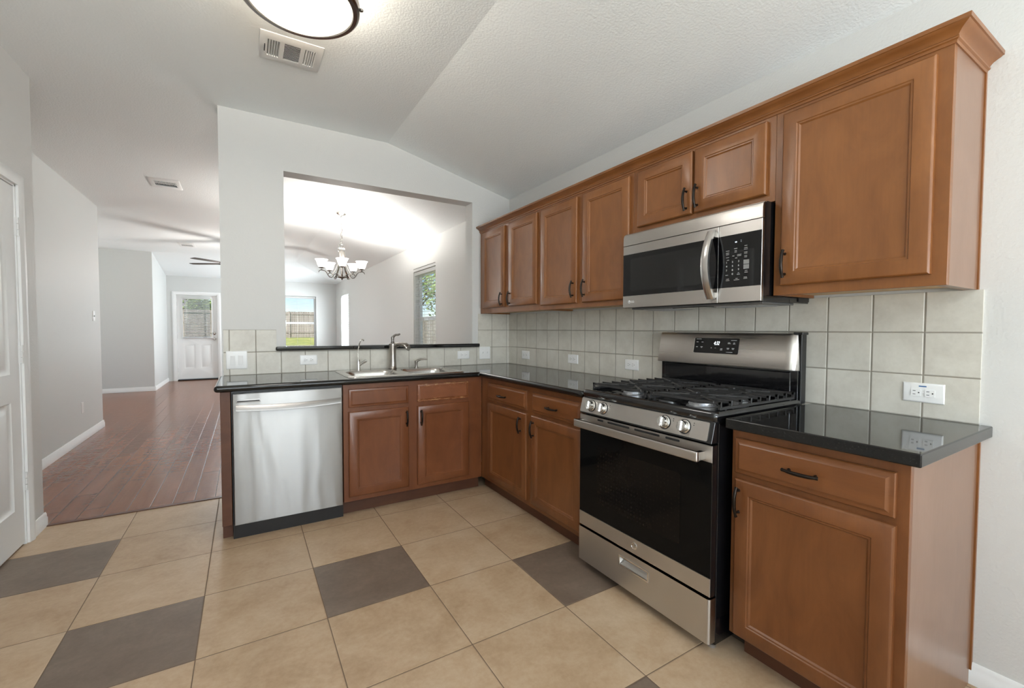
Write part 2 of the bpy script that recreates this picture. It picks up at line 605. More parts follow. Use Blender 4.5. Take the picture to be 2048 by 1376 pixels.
def text_mesh(name, s, size, F, a, b, d, m, parent, align='CENTER', squeeze=1.0, shear=0.0, thick=.0004):
    cu = bpy.data.curves.new('lettering', 'FONT')
    cu.body = s
    cu.size = size
    cu.align_x = align
    cu.align_y = 'CENTER'
    cu.extrude = thick
    cu.shear = shear
    tmp = bpy.data.objects.new('lettering', cu)
    COL.objects.link(tmp)
    bpy.context.view_layer.update()
    dg = bpy.context.evaluated_depsgraph_get()
    me = bpy.data.meshes.new_from_object(tmp.evaluated_get(dg))
    bpy.data.objects.remove(tmp)
    bpy.data.curves.remove(cu)
    off = Vector((0, 0, 0))
    p = parent
    while p is not None:
        off += p.location
        p = p.parent
    for v in me.vertices:
        x, y, z = v.co
        v.co = F(a + x * squeeze, b + y, d + z) - off
    me.materials.clear()
    me.materials.append(m)
    me.name = name
    o = bpy.data.objects.new(name, me)
    COL.objects.link(o)
    o.parent = parent
    return o

def struct(o, label, cat=None):
    return tag(o, label, cat, None, 'structure')

# ------------------------------------------------------------------ the room
FAR_Y = 9.3
X_W1, Y_W1 = -3.26, .21          # pantry wall and its free corner
X_W2, Y_W2 = -3.71, 3.75
ZC, ZL = 2.75, 2.468

def wall_piece(mb, a0, a1, b0, b1, d0, d1, holes=()):
    """wall slab in local a,b with rectangular openings, cut in boxes"""
    xs = sorted({a0, a1, *[h[0] for h in holes], *[h[1] for h in holes]})
    zs = sorted({b0, b1, *[h[2] for h in holes], *[h[3] for h in holes]})
    for i in range(len(xs) - 1):
        run = None
        for j in range(len(zs) - 1):
            cx, cz = (xs[i] + xs[i + 1]) / 2, (zs[j] + zs[j + 1]) / 2
            solid = not any(h[0] < cx < h[1] and h[2] < cz < h[3] for h in holes)
            if solid:
                run = (run[0], zs[j + 1]) if run else (zs[j], zs[j + 1])
            if run and (not solid or j == len(zs) - 2):
                mb.box(xs[i], run[0], d0, xs[i + 1], run[1], d1)
                run = None
    return mb

WT = .14
OPEN = (-1.912, -.392, 1.079, 2.384)
mb = MB(BACK)
wall_piece(mb, -2.305, 0, 0, 2.9, -WT, 0, [OPEN])
struct(mb.build('wall_back', M['wall']), 'white half wall with a wide pass-through opening above the sink', 'wall')
W1 = (-2.79, -1.90, .62, 2.085)
W2 = (-8.55, -7.62, .62, 2.10)
mb = MB(RIGHT)
wall_piece(mb, -FAR_Y - WT, -REAR_Y + WT, 0, 2.9, -WT, 0, [W1, W2])
struct(mb.build('wall_right', M['wall']), 'white textured wall behind the stove and upper cabinets', 'wall')
D2 = (-3.545, -2.725, 0, 2.045)
WF = (-1.43, -.51, .62, 2.10)
WH = (-2.5, -1.65, .62, 2.10)
FARF = Face((0, FAR_Y, 0), (1, 0, 0), (0, -1, 0))
mb = MB(FARF)
wall_piece(mb, -3.75, WT, 0, 2.9, -WT, 0, [D2, WF, WH])
struct(mb.build('wall_far', M['hall_wall']), 'far white wall holding the half-glass door and back window', 'wall')
mb = MB()
mb.box(-6.6, 7.5, 0, X_W2, FAR_Y + WT, 2.9)
struct(mb.build('wall_hall_end', M['hall_wall']), 'shaded grey wall block at the end of the hall', 'wall')
mb = MB()
mb.box(X_W2 - WT, Y_W1, 0, X_W2, Y_W2, 2.9)
struct(mb.build('wall_hall_left', M['hall_wall']), 'white hall wall with a small switch, left of the wood floor', 'wall')
D1 = (-.875, -.035, 0, 2.045)
PD = (-5.9, -4.3, .04, 2.08)
mb = MB(LEFT)
wall_piece(mb, REAR_Y - WT, Y_W1, 0, 2.9, -WT, 0, [D1, PD])
mb.box(Y_W1 - WT, 0, -(X_W1 - X_W2) - WT, Y_W1, 2.9, -WT)
struct(mb.build('wall_left', M['wall']), 'white wall around the arched panel door on the left', 'wall')
mb = MB()
mb.box(X_W1 - 1.2, -1.3, 0, X_W1 - 1.06, .07, 2.9)
struct(mb.build('wall_pantry', M['wall']), 'wall at the back of the pantry behind the left door', 'wall')
REARF = Face((0, REAR_Y, 0), (-1, 0, 0), (0, 1, 0))
RW = [(.62, 1.70, .5, 2.2), (1.80, 2.88, .5, 2.2)]
mb = MB(REARF)
wall_piece(mb, -WT, 3.4, 0, 2.9, -WT, 0, RW)
struct(mb.build('wall_rear', M['wall']), 'breakfast end wall with two assumed tall windows', 'wall')
mb = MB()
SH = Face((-6.6, 0, 0), (0, 1, 0), (1, 0, 0))
SW = (4.7, 6.5, .6, 2.2)
mb.T = SH
wall_piece(mb, Y_W2 - .2, FAR_Y + WT, 0, 2.9, -WT, 0, [SW])
mb.T = WORLD
mb.box(-6.74, Y_W2 - .14, 0, X_W2 - WT, Y_W2, 2.9)
struct(mb.build('wall_side_hall', M['hall_wall']), 'walls of the side hall hidden beyond the left wall', 'wall')

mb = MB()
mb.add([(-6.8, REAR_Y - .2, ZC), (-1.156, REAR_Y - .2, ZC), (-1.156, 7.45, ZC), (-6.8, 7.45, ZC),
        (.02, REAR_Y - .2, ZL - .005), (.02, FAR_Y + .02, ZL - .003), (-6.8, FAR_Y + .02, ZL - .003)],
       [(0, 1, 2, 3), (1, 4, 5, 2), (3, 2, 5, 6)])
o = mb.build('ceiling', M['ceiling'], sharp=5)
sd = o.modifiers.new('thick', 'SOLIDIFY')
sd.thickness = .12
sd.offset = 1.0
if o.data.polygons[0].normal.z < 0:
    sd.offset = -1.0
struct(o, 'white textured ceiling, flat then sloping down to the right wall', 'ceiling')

mb = MB()
mb.box(-4.6, REAR_Y - .14, -.1, 0.14, .21, 0)
struct(mb.build('floor', M['floor_tile']), 'kitchen floor of beige square tiles with scattered brown tiles', 'floor')
mb = MB()
mb.box(-6.7, .21, -.1, 0.14, FAR_Y + .14, -.001)
struct(mb.build('floor_hall', M['wood_floor']), 'dark reddish hand-scraped wood plank floor of the hall', 'floor')
mb = MB()
mb.box(X_W1, .195, 0, -2.305, .232, .005)
struct(mb.build('trim_1', M['toe'], bev=.002), 'thin dark strip where the tile floor meets the wood floor', 'trim')

# baseboards
def baseboard(name, F, a0, a1, label, h=.085, d=.0):
    mb = MB(F)
    pr = [(0, 0), (.014, 0), (.014, h * .62), (.010, h * .70), (.010, h * .84), (.005, h), (0, h)]
    mb.loft([[(a, z, d + x) for x, z in pr] for a in (a0, a1)])
    return struct(mb.build(name, M['white']), label, 'baseboard')
W2F = Face((X_W2, 0, 0), (0, 1, 0), (1, 0, 0))
baseboard('baseboard_hall_left', W2F, Y_W1, Y_W2 + .014, 'white baseboard along the hall wall beside the wood floor')
baseboard('baseboard_left', LEFT, .03, Y_W1 + .014, 'short white baseboard right of the arched panel door')
HEF = Face((0, 7.5, 0), (1, 0, 0), (0, -1, 0))
baseboard('baseboard_hall_end', HEF, -6.6, X_W2 + .014, 'white baseboard under the shaded grey hall wall')
baseboard('baseboard_white_return', W2F, 7.5, FAR_Y, 'white baseboard leading to the far back door')
baseboard('baseboard_right', RIGHT, 3.172, -REAR_Y, 'white baseboard at the wall right of the base cabinet', .075)
PIL = Face((-2.305, 0, 0), (0, -1, 0), (-1, 0, 0))
baseboard('baseboard_pillar', PIL, -WT, 0.0, 'white baseboard at the end of the half wall')
DIN = Face((0, WT, 0), (-1, 0, 0), (0, 1, 0))
baseboard('baseboard_dining', DIN, 0, 2.305, 'white baseboard on the dining side of the half wall')

# ------------------------------------------------------------------ windows and doors
def window(name, F, h, label, depth=.085, sash=True, rail=1.39):
    a0, a1, b0, b1 = h
    w = .045
    mb = MB(F)
    mb.box(a0, b0, -depth - .04, a0 + w, b1, -depth)
    mb.box(a1 - w, b0, -depth - .04, a1, b1, -depth)
    mb.box(a0 + w, b1 - w, -depth - .04, a1 - w, b1, -depth)
    mb.box(a0 + w, b0, -depth - .04, a1 - w, b0 + w, -depth)
    if sash:
        mb.box(a0 + w, rail - .028, -depth - .035, a1 - w, rail + .028, -depth + .006)
    o = mb.build(name, M['vinyl'], bev=.003)
    struct(o, label, 'window')
    mb = MB(F)
    mb.box(a0 + w, b0 + w, -depth - .024, a1 - w, b1 - w, -depth - .020)
    mb.build('glass_pane', M['pane'], o)
    mb = MB(F)
    mb.box(a0 - .02, b0 - .025, -depth, a1 + .02, b0 - .001, .03)
    mb.build('window_sill', M['white'], o, bev=.004)
    return o

window('window_1', RIGHT, W1, 'tall dining window with white blinds nearest the pass-through')
window('window_2', RIGHT, W2, 'narrow-looking far dining window in the right wall')
window('window_3', FARF, WF, 'back window with blue sky and fence seen through the pass-through')
window('window_4', FARF, WH, 'unseen back window added behind the half wall pillar to light the living room')
window('window_5', REARF, RW[0], 'unseen breakfast window assumed behind the camera, right one', rail=1.35)
window('window_7', LEFT, PD, 'unseen glass patio door added behind the camera to light the right wall', rail=1.0)
window('window_8', SH, SW, 'unseen side hall window added beyond the left wall to light the hall ceiling')
window('window_6', REARF, RW[1], 'unseen breakfast window assumed behind the camera, left one', rail=1.35)

def blind(F, h, label, d=-.035, sp=.046, tilt=.0, top=None, bottom=None, raised=0.0, group=None):
    a0, a1, b0, b1 = h
    a0 += .012; a1 -= .012
    top = top or b1 - .01
    bottom = bottom or b0 + .03
    t = thing('window_blind', label, 'blind', F((a0 + a1) / 2, top, d), group)
    mb = MB(F)
    mb.box(a0, top - .05, d - .026, a1, top, d + .03)
    mb.build('head_rail', M['slat'], t, bev=.003)
    mb = MB(F)
    z = top - .075
    zs = []
    while z > bottom + .03:
        zs.append(z)
        z -= sp
    for z in zs:
        mb.loft([[(a, z - .002 - tilt, d - .019), (a, z, d), (a, z - .002 + tilt, d + .019), (a, z - .0038 + tilt, d + .019), (a, z - .0018, d), (a, z - .0038 - tilt, d - .019)] for a in (a0 + .004, a1 - .004)])
    mb.build('slats', M['slat'], t, weld=False)
    mb = MB(F)
    mb.box(a0 + .002, bottom, d - .025, a1 - .002, bottom + .016, d + .025)
    mb.build('bottom_rail', M['slat'], t, bev=.002)
    for k in (.14, .5, .86) if a1 - a0 > .7 else (.15, .85):
        a = a0 + (a1 - a0) * k
        mb = MB(F)
        for dd in (-.0255, .0255):
            mb.tube([(a, bottom + .01, d + dd), (a, top - .04, d + dd)], .0012, 5)
        mb.build('ladder_cord', M['slat'], t)
    a = a0 + .05
    mb = MB(F)
    mb.tube([(a, top - .05, d + .034), (a + .004, top - .45, d + .036), (a, bottom + .35, d + .034)], .0035, 6)
    mb.build('tilt_wand', M['slat'], t)
    return t
blind(RIGHT, W1, 'white slatted blind in the tall dining window nearest the pass-through')
blind(RIGHT, W2, 'white slatted blind in the far dining side window', tilt=.004)
blind(FARF, WF, 'white blind with lowered open slats in the back window framing blue sky', tilt=.0, top=2.09, bottom=.66)

# curtain-rod-like valance clip line above the near dining window
mb = MB(RIGHT)
mb.box(-2.76, 2.118, 0, -1.90, 2.124, .012)
tag(mb.build('blind_valance_clip', M['dark_nickel']), 'thin dark rail above the tall dining window blind', 'rail')

# back door (half glass) ---------------------------------------------------
def casing(mb, a0, a1, b1, w=.058, d=.016, b0=0):
    pr = [(0, 0), (0, d * .55), (w * .25, d * .7), (w * .45, d), (w * .8, d), (w, d * .7), (w, 0)]
    ring = [[(a0 - u, b0, z), ] for u, z in pr]
    pts = []
    for (aa, bb, sx, sz) in ((a0, b0, -1, 0), (a0, b1, -1, 1), (a1, b1, 1, 1), (a1, b0, 1, 0)):
        pts.append([(aa + sx * u, bb + sz * u, z) for u, z in pr])
    mb.loft(pts)

mb = MB(FARF)
casing(mb, D2[0], D2[1], D2[3], .065)
mb.box(D2[0], 0, -WT, D2[0] + .015, D2[3], 0)
mb.box(D2[1] - .015, 0, -WT, D2[1], D2[3], 0)
mb.box(D2[0], D2[3] - .015, -WT, D2[1], D2[3], 0)
door2 = struct(mb.build('door_2', M['white']), 'white half-glass back door with blinds at the end of the hall', 'door')
mb = MB(FARF)
mb.box(D2[0] + .015, 0, -WT, D2[1] - .015, .022, .01)
part_label(mb.build('threshold', M['bronze'], door2), 'dark threshold strip')
dd0 = -.05
a0, a1 = D2[0] + .017, D2[1] - .017
GW = (a0 + .11, a1 - .11, 1.03, 1.955)
mb = MB(FARF)
pan = [(a0 + .12, a0 + .345, .28, .86), (a1 - .345, a1 - .12, .28, .86)]
holes = [[(p[0], p[2]), (p[1], p[2]), (p[1], p[3]), (p[0], p[3])] for p in pan + [GW]]
outer = [(a0, .034), (a1, .034), (a1, 2.027), (a0, 2.027)]
mb.plate(outer, holes, dd0)
mb.rects(a0, a1, .034, 2.027, [(0, dd0), (0, dd0 - .04)], False, False)
for p in pan:
    mb.rects(*p, [(0, dd0), (.014, dd0 - .010), (.03, dd0 - .010), (.05, dd0 - .002)], False, True)
mb.rects(*GW, [(0, dd0), (0, dd0 - .04)], False, False)
mb.build('door_leaf', M['white'], door2)
mb = MB(FARF)
mb.rects(*GW, [(-.03, dd0), (-.03, dd0 + .012), (-.022, dd0 + .016), (.004, dd0 + .012), (.004, dd0)], False, False)
lf = mb.build('glass_surround', M['white'], door2)
mb = MB(FARF)
mb.box(GW[0], GW[2], dd0 - .022, GW[1], GW[3], dd0 - .018)
mb.build('glass_pane', M['pane'], door2)
for z in (1.117, .985):
    mb = MB(FARF)
    kx = a1 - .06
    mb.lathe([(.032, 0), (.033, .006), (.026, .012), (.013, .02), (.013, .035 if z < 1 else .022), (.026, .045 if z < 1 else .024), (.028, .058 if z < 1 else .027), (.02, .068 if z < 1 else .03)], FARF(kx, z, dd0), 16, (0, -1, 0))
    part_label(mb.build('door_knob' if z < 1 else 'deadbolt', M['nickel'], door2), 'brushed nickel round knob' if z < 1 else 'brushed nickel deadbolt')
for z in (.25, 1.05, 1.82):
    mb = MB(FARF)
    mb.box(a0 - .012, z - .05, dd0 - .01, a0 + .012, z + .05, dd0 + .006)
    mb.build('hinge', M['hinge'], door2)
blind(FARF, (GW[0] + .01, GW[1] - .01, GW[2], GW[3]), 'white slatted blind hung over the glass of the back door', d=dd0 + .045, sp=.036, tilt=.010, top=GW[3] + .03, bottom=GW[2] - .02)

# pantry door with arched panel -----------------------------------------------
mb = MB(LEFT)
casing(mb, D1[0], D1[1], D1[3], .062, .02)
mb.box(D1[0], 0, -WT, D1[0] + .012, D1[3], 0)
mb.box(D1[1] - .012, 0, -WT, D1[1], D1[3], 0)
mb.box(D1[0], D1[3] - .012, -WT, D1[1], D1[3], 0)
door1 = struct(mb.build('door_1', M['white']), 'white two-panel door with arched top panel, hinges on its right edge', 'door')
a0, a1 = D1[0] + .014, D1[1] - .014
dd0 = -.006
def arch(p0, p1, z0, z1, rise, inset, n=14):
    x0, x1 = p0 + inset, p1 - inset
    b0 = z0 + inset
    out = [(x0, b0), (x1, b0)]
    for i in range(n + 1):
        t = i / n
        x = x1 + (x0 - x1) * t
        out.append((x, z1 - inset + rise * math.sin(PI * t) ** 1.0))
    return out
pz = [(a0 + .115, a1 - .115, .985, 1.74, .13), (a0 + .115, a1 - .115, .23, .83, .0)]
mb = MB(LEFT)
outer = [(a0, .012), (a1, .012), (a1, 2.03), (a0, 2.03)]
mb.plate(outer, [arch(*p, 0) for p in pz], dd0)
mb.rects(a0, a1, .012, 2.03, [(0, dd0), (0, dd0 - .035)], False, True)
for p in pz:
    rings = []
    for ins, dz in ((0, 0), (.008, -.008), (.018, -.011), (.034, -.010), (.048, -.004), (.060, -.001)):
        rings.append([(x, y, dd0 + dz) for x, y in arch(*p, ins)])
    mb.loft(rings, False, True)
mb.build('door_leaf', M['white'], door1)
for z in (.362, 1.09, 1.81):
    mb = MB(LEFT)
    mb.box(a1 - .004, z - .05, dd0 - .002, a1 + .022, z + .05, dd0 + .010)
    mb.tube([(a1 + .004, z - .052, dd0 + .012), (a1 + .004, z - .018, dd0 + .012)], .0065, 8)
    mb.tube([(a1 + .004, z - .016, dd0 + .012), (a1 + .004, z + .016, dd0 + .012)], .0065, 8)
    mb.tube([(a1 + .004, z + .018, dd0 + .012), (a1 + .004, z + .052, dd0 + .012)], .0065, 8)
    mb.build('hinge', M['hinge'], door1)
mb = MB(LEFT)
mb.lathe([(.03, 0), (.03, .008), (.012, .014), (.012, .035), (.026, .045), (.028, .058), (.018, .07)], LEFT(a0 + .065, .95, dd0), 16, (1, 0, 0))
mb.build('door_knob', M['nickel'], door1)

# ------------------------------------------------------------------ backsplash
TD = .008
mb = MB(BACK)
mb.box(-2.297, .90, 0, -1.974, 1.232, TD)
mb.box(-1.974, .90, 0, -.335, 1.079, TD)
mb.box(-.335, .90, 0, 0, 1.381, TD)
struct(mb.build('backsplash_back', M['tile_x']), 'beige square wall tiles behind the sink', 'backsplash')
mb = MB(RIGHT)
mb.box(TD, .90, 0, 3.172, 1.381, TD)
struct(mb.build('backsplash_right', M['tile_y']), 'pale square wall tiles behind the stove', 'backsplash')

# ------------------------------------------------------------------ cabinets
FD = .61          # face frame depth of base cabinets
DT = .02          # door thickness
def door_prof(d, t=DT, w=.052):
    return [(0, d), (0, d + t - .006), (.003, d + t - .002), (.007, d + t), (w, d + t), (w + .003, d + t - .003), (w + .008, d + t - .0035), (w + .013, d + t - .0085), (w + .016, d + t - .009)]
def drawer_prof(d, t=DT):
    return [(0, d), (0, d + t - .010), (.003, d + t - .007), (.010, d + t - .006), (.016, d + t - .0035), (.021, d + t), (.024, d + t)]

def pull(F, a, b, d, parent, vertical=True, ln=.108):
    mb = MB(F)
    n = 13
    pts, rad = [], []
    for i in range(n):
        s = -1 + 2 * i / (n - 1)
        o = .016 + .013 * (1 - s * s)
        al = s * ln / 2
        pts.append((a, b + al, d + o) if vertical else (a + al, b, d + o))
        rad.append(.0062 if abs(s) > .95 else (.0048 if abs(s) > .8 else .0052 + .0012 * (1 - s * s)))
    mb.tube(pts, rad, 10)
    for s in (-.74, .74):
        al = s * ln / 2
        o = .016 + .013 * (1 - s * s)
        p0 = (a, b + al, d) if vertical else (a + al, b, d)
        p1 = (p0[0], p0[1], d + o)
        pm = (p0[0], p0[1], d + .004)
        mb.tube([p0, pm, p1], [.0062, .0042, .0038], 8)
    return mb.build('handle', M['bronze'], parent)

def add_door(F, r, d, parent, hp=None, m=None, w=.052):
    mb = MB(F)
    mb.rects(*r, door_prof(d, w=w))
    o = mb.build('door', m or M['cab'], parent, sharp=30)
    if hp:
        pull(F, hp[0], hp[1], d + DT, o, True)
    return o
def add_drawer(F, r, d, parent, hp=None, m=None, label=None):
    mb = MB(F)
    mb.rects(*r, drawer_prof(d))
    o = mb.build('drawer', m or M['cab_h'], parent, sharp=30)
    if hp:
        pull(F, hp[0], hp[1], d + DT, o, False)
    if label:
        part_label(o, label)
    return o

def base_cabinet(name, F, a0, a1, label, m, toe_a=None, kick=.06, top=.868, frame_end=None):
    t = thing(name, label, 'cabinet', F((a0 + a1) / 2, 0, FD / 2))
    mb = MB(F)
    mb.box(a0, .095, .012, a1, top, FD - .02)
    mb.rects(a0, frame_end or a1, .095, .874, [(0, FD - .02), (0, FD - .001), (.001, FD)])
    mb.build('body', m, t)
    ta = toe_a or (a0, a1)
    mb = MB(F)
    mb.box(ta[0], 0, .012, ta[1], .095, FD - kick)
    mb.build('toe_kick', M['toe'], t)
    return t

# sink base -----------------------------------------------------------------
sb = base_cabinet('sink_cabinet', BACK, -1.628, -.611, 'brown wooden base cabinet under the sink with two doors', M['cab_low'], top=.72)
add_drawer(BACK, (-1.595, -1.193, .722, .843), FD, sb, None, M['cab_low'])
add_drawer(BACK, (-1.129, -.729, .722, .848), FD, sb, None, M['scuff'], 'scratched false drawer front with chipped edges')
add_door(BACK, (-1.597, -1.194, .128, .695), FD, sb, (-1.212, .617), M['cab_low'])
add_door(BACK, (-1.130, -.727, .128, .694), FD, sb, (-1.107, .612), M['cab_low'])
# end panel of the peninsula ---------------------------------------------------
t = thing('cabinet_end_panel', 'narrow reddish-brown end panel left of the dishwasher', 'panel', (-2.27, -.3, 0))
mb = MB(BACK)
mb.box(-2.297, .095, .0, -2.247, .874, FD + .012)
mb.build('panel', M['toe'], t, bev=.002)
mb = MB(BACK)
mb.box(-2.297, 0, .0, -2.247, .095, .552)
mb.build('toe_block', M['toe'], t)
# corner run --------------------------------------------------------------------
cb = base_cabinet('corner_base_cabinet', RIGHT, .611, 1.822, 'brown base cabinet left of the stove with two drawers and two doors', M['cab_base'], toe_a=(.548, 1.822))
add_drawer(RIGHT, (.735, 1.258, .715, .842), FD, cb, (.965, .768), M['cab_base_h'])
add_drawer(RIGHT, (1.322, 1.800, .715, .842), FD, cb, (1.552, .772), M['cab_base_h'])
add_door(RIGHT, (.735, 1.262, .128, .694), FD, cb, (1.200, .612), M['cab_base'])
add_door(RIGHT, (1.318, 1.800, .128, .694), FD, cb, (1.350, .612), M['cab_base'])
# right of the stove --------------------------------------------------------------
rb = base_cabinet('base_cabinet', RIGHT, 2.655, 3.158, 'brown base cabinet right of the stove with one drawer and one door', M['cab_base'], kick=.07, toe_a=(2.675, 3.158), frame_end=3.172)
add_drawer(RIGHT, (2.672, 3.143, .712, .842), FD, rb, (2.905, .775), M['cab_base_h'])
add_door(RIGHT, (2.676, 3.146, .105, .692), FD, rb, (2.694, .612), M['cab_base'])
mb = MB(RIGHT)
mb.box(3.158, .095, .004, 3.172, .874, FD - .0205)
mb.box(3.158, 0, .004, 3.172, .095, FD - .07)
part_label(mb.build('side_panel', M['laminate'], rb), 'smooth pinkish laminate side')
mb = MB(RIGHT)
mb.box(3.172, 0, .0, 3.178, .874, .012)
mb.build('scribe_strip', M['cab'], rb)

# upper cabinets ------------------------------------------------------------------
UD = .312
ZB, ZT = 1.381, 2.14
def upper_cabinet(name, a0, a1, zb, label, frame_end=None):
    t = thing(name, label, 'cabinet', RIGHT((a0 + a1) / 2, zb, UD / 2))
    mb = MB(RIGHT)
    mb.box(a0, zb + .018, .001, a1, ZT, UD - .02)
    mb.box(a0, zb, .009, a0 + .015, zb + .018, UD - .02)
    mb.box(a1 - .015, zb, .009, a1, zb + .018, UD - .02)
    mb.rects(a0, frame_end or a1, zb, ZT, [(0, UD - .02), (0, UD - .001), (.001, UD)])
    mb.build('body', M['cab'], t)
    mb = MB(RIGHT)
    mb.box(a0 + .015, zb + .012, .009, a1 - .015, zb + .018, UD - .02)
    part_label(mb.build('bottom_panel', M['under'], t), 'pale unstained underside')
    return t
u1 = upper_cabinet('wall_cabinet', .012, .952, ZB, 'brown wall cabinet in the corner, two doors, above the counter')
add_door(RIGHT, (.074, .463, 1.427, 2.098), UD, u1, (.432, 1.492))
add_door(RIGHT, (.536, .937, 1.427, 2.098), UD, u1, (.562, 1.490))
u2 = upper_cabinet('wall_cabinet', .953, 1.868, ZB, 'brown two-door wall cabinet between corner cabinet and microwave')
add_door(RIGHT, (.990, 1.395, 1.412, 2.096), UD, u2, (1.365, 1.502))
add_door(RIGHT, (1.452, 1.846, 1.412, 2.096), UD, u2, (1.478, 1.500))
u3 = upper_cabinet('wall_cabinet', 1.869, 2.631, 1.766, 'short brown two-door wall cabinet above the microwave')
add_door(RIGHT, (1.905, 2.248, 1.798, 2.096), UD, u3, (2.222, 1.868))
add_door(RIGHT, (2.262, 2.600, 1.798, 2.096), UD, u3, (2.282, 1.870))
u4 = upper_cabinet('wall_cabinet', 2.632, 3.140, ZB, 'tall brown single-door wall cabinet right of the microwave', 3.155)
add_door(RIGHT, (2.664, 3.118, 1.418, 2.096), UD, u4, (2.684, 1.502))
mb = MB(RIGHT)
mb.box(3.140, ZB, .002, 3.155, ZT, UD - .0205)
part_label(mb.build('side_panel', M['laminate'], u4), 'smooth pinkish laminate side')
mb = MB(RIGHT)
mb.box(3.155, ZB, 0, 3.160, 2.118, .012)
mb.build('scribe_strip', M['cab'], u4)
# crown moulding: profile (out, z) swept along the front and returned to the wall
prof = [(0, 2.112), (.004, 2.112), (.006, 2.120), (.011, 2.123), (.012, 2.127), (.009, 2.130), (.012, 2.135), (.018, 2.142), (.028, 2.148), (.036, 2.152), (.039, 2.155), (.043, 2.156), (.044, 2.168), (0, 2.168)]
mb = MB(RIGHT)
rings = [[(.004, z, UD + o) for o, z in prof],
         [(3.155 + o, z, UD + o) for o, z in prof],
         [(3.155 + o, z, .001) for o, z in prof]]
mb.loft(rings)
tag(mb.build('crown_moulding', M['cab_h'], sharp=20), 'brown crown moulding running along the tops of the wall cabinets', 'moulding')

# ------------------------------------------------------------------ counters
ZCT, ZCB = .914, .876
def slab(outer, holes, name, label, cat='countertop', bev=.0175, z0=ZCB, z1=ZCT):
    mb = MB()
    mb.plate(outer, holes, z1)
    mb.plate(outer, holes, z0)
    for loop in [outer] + holes:
        mb.loft([[(x, y, z) for x, y in loop] for z in (z0, z1)], False, False)
    o = mb.build(name, M['granite'], bev=bev, seg=4)
    o.modifiers['bevel'].angle_limit = math.radians(60)
    return tag(o, label, cat)
CD = .655
sink_cut = rr(-1.565, -.763, -.582, -.075, .05)
slab([(-2.325, -.009), (-2.325, -CD), (-CD, -CD), (-CD, -1.848), (-.009, -1.848), (-.009, -.009)], [sink_cut], 'countertop', 'L-shaped black granite countertop holding the sink')
slab([(-CD, -2.652), (-CD, -3.205), (-.001, -3.205), (-.001, -3.174), (-.009, -3.174), (-.009, -2.652)], [], 'countertop', 'short black granite countertop right of the stove')
slab([(-1.980, -.035), (-.330, -.035), (-.330, -.001), (-.394, -.001), (-.394, WT + .03), (-1.910, WT + .03), (-1.910, -.001), (-1.980, -.001)], [], 'bar_ledge', 'black granite ledge along the pass-through above the sink', 'ledge', .009, 1.079, 1.109)

# ------------------------------------------------------------------ sink and taps
sk = thing('sink', 'double-bowl stainless sink set into the black counter', 'sink', (-1.164, -.33, ZCT))
sx0, sx1, sy0, sy1 = -1.583, -.745, -.602, -.055
bowls = [(-1.548, -1.186, -.566, -.175), (-1.142, -.780, -.566, -.175)]
out_ = rr(sx0, sx1, sy0, sy1, .05, 6)
mb = MB()
mb.plate(out_, [rr(*b, .075, 6) for b in bowls], ZCT + .0065)
mb.loft([[(x, y, z) for x, y in rr(sx0 - e, sx1 + e, sy0 - e, sy1 + e, .05, 6)] for e, z in ((0, ZCT + .0065), (.004, ZCT + .004), (.005, ZCT + .0005))], False, False)
mb.build('rim', M['steel_sink'], sk, sharp=50)
for b in bowls:
    mb = MB()
    rs = []
    for ins, z, r in ((0, ZCT + .0065, .075), (.004, ZCT + .002, .075), (.010, ZCT - .02, .078), (.016, ZCT - .13, .08), (.035, ZCT - .165, .075), (.10, ZCT - .172, .06)):
        rs.append([(x, y, z) for x, y in rr(b[0] + ins, b[1] - ins, b[2] + ins, b[3] - ins, r if ins < .09 else .05, 6)])
    mb.loft(rs, False, True)
    bo = mb.build('bowl', M['steel_sink'], sk, sharp=60)
    mb = MB()
    mb.lathe([(.042, .0), (.042, .004), (.03, .004), (.028, .001), (.0, .001)], ((b[0] + b[1]) / 2, (b[2] + b[3]) / 2, ZCT - .172), 20)
    mb.build('drain', M['chrome'], bo)
DK = ZCT + .007
# main tap
fx, fy = -1.155, -.105
ft = thing('faucet', 'brushed nickel kitchen faucet with flat spout behind the sink divider', 'faucet', (fx, fy, DK))
mb = MB()
mb.lathe([(.033, 0), (.034, .004), (.031, .008), (.0285, .03), (.0265, .08), (.027, .13), (.029, .17), (.031, .194), (.031, .200), (.027, .204), (.018, .207)], (fx, fy, DK), 24)
mb.build('body', M['nickel'], ft)
mb = MB()
dv = Vector((.72, -.69, 0)).normalized()
sv = Vector((-dv.y, dv.x, 0))
rings = []
for s_, z, hw, th in ((.004, .176, .019, .022), (.03, .188, .022, .019), (.06, .197, .026, .016), (.09, .198, .031, .017), (.115, .189, .036, .022), (.134, .173, .038, .026), (.140, .167, .034, .023)):
    c = Vector((fx, fy, DK + z)) + dv * s_
    rings.append([c + sv * hw * math.cos(q) + (Vector((0, 0, 1)) * th * math.sin(q)) for q in [2 * PI * i / 16 for i in range(16)]])
mb.loft(rings, raw=True)
mb.build('spout', M['nickel'], ft)
mb = MB()
mb.lathe([(.017, .203), (.014, .212), (.011, .222), (.012, .236), (.014, .25), (.009, .262)], (fx, fy, DK), 16)
mb.tube([(fx, fy, DK + .245), (fx + .008, fy - .006, DK + .262), (fx + .022, fy - .014, DK + .272), (fx + .038, fy - .022, DK + .272), (fx + .052, fy - .03, DK + .279)], [.011, .010, .009, .0085, .0075], 10)
mb.build('lever', M['dark_nickel'], ft)
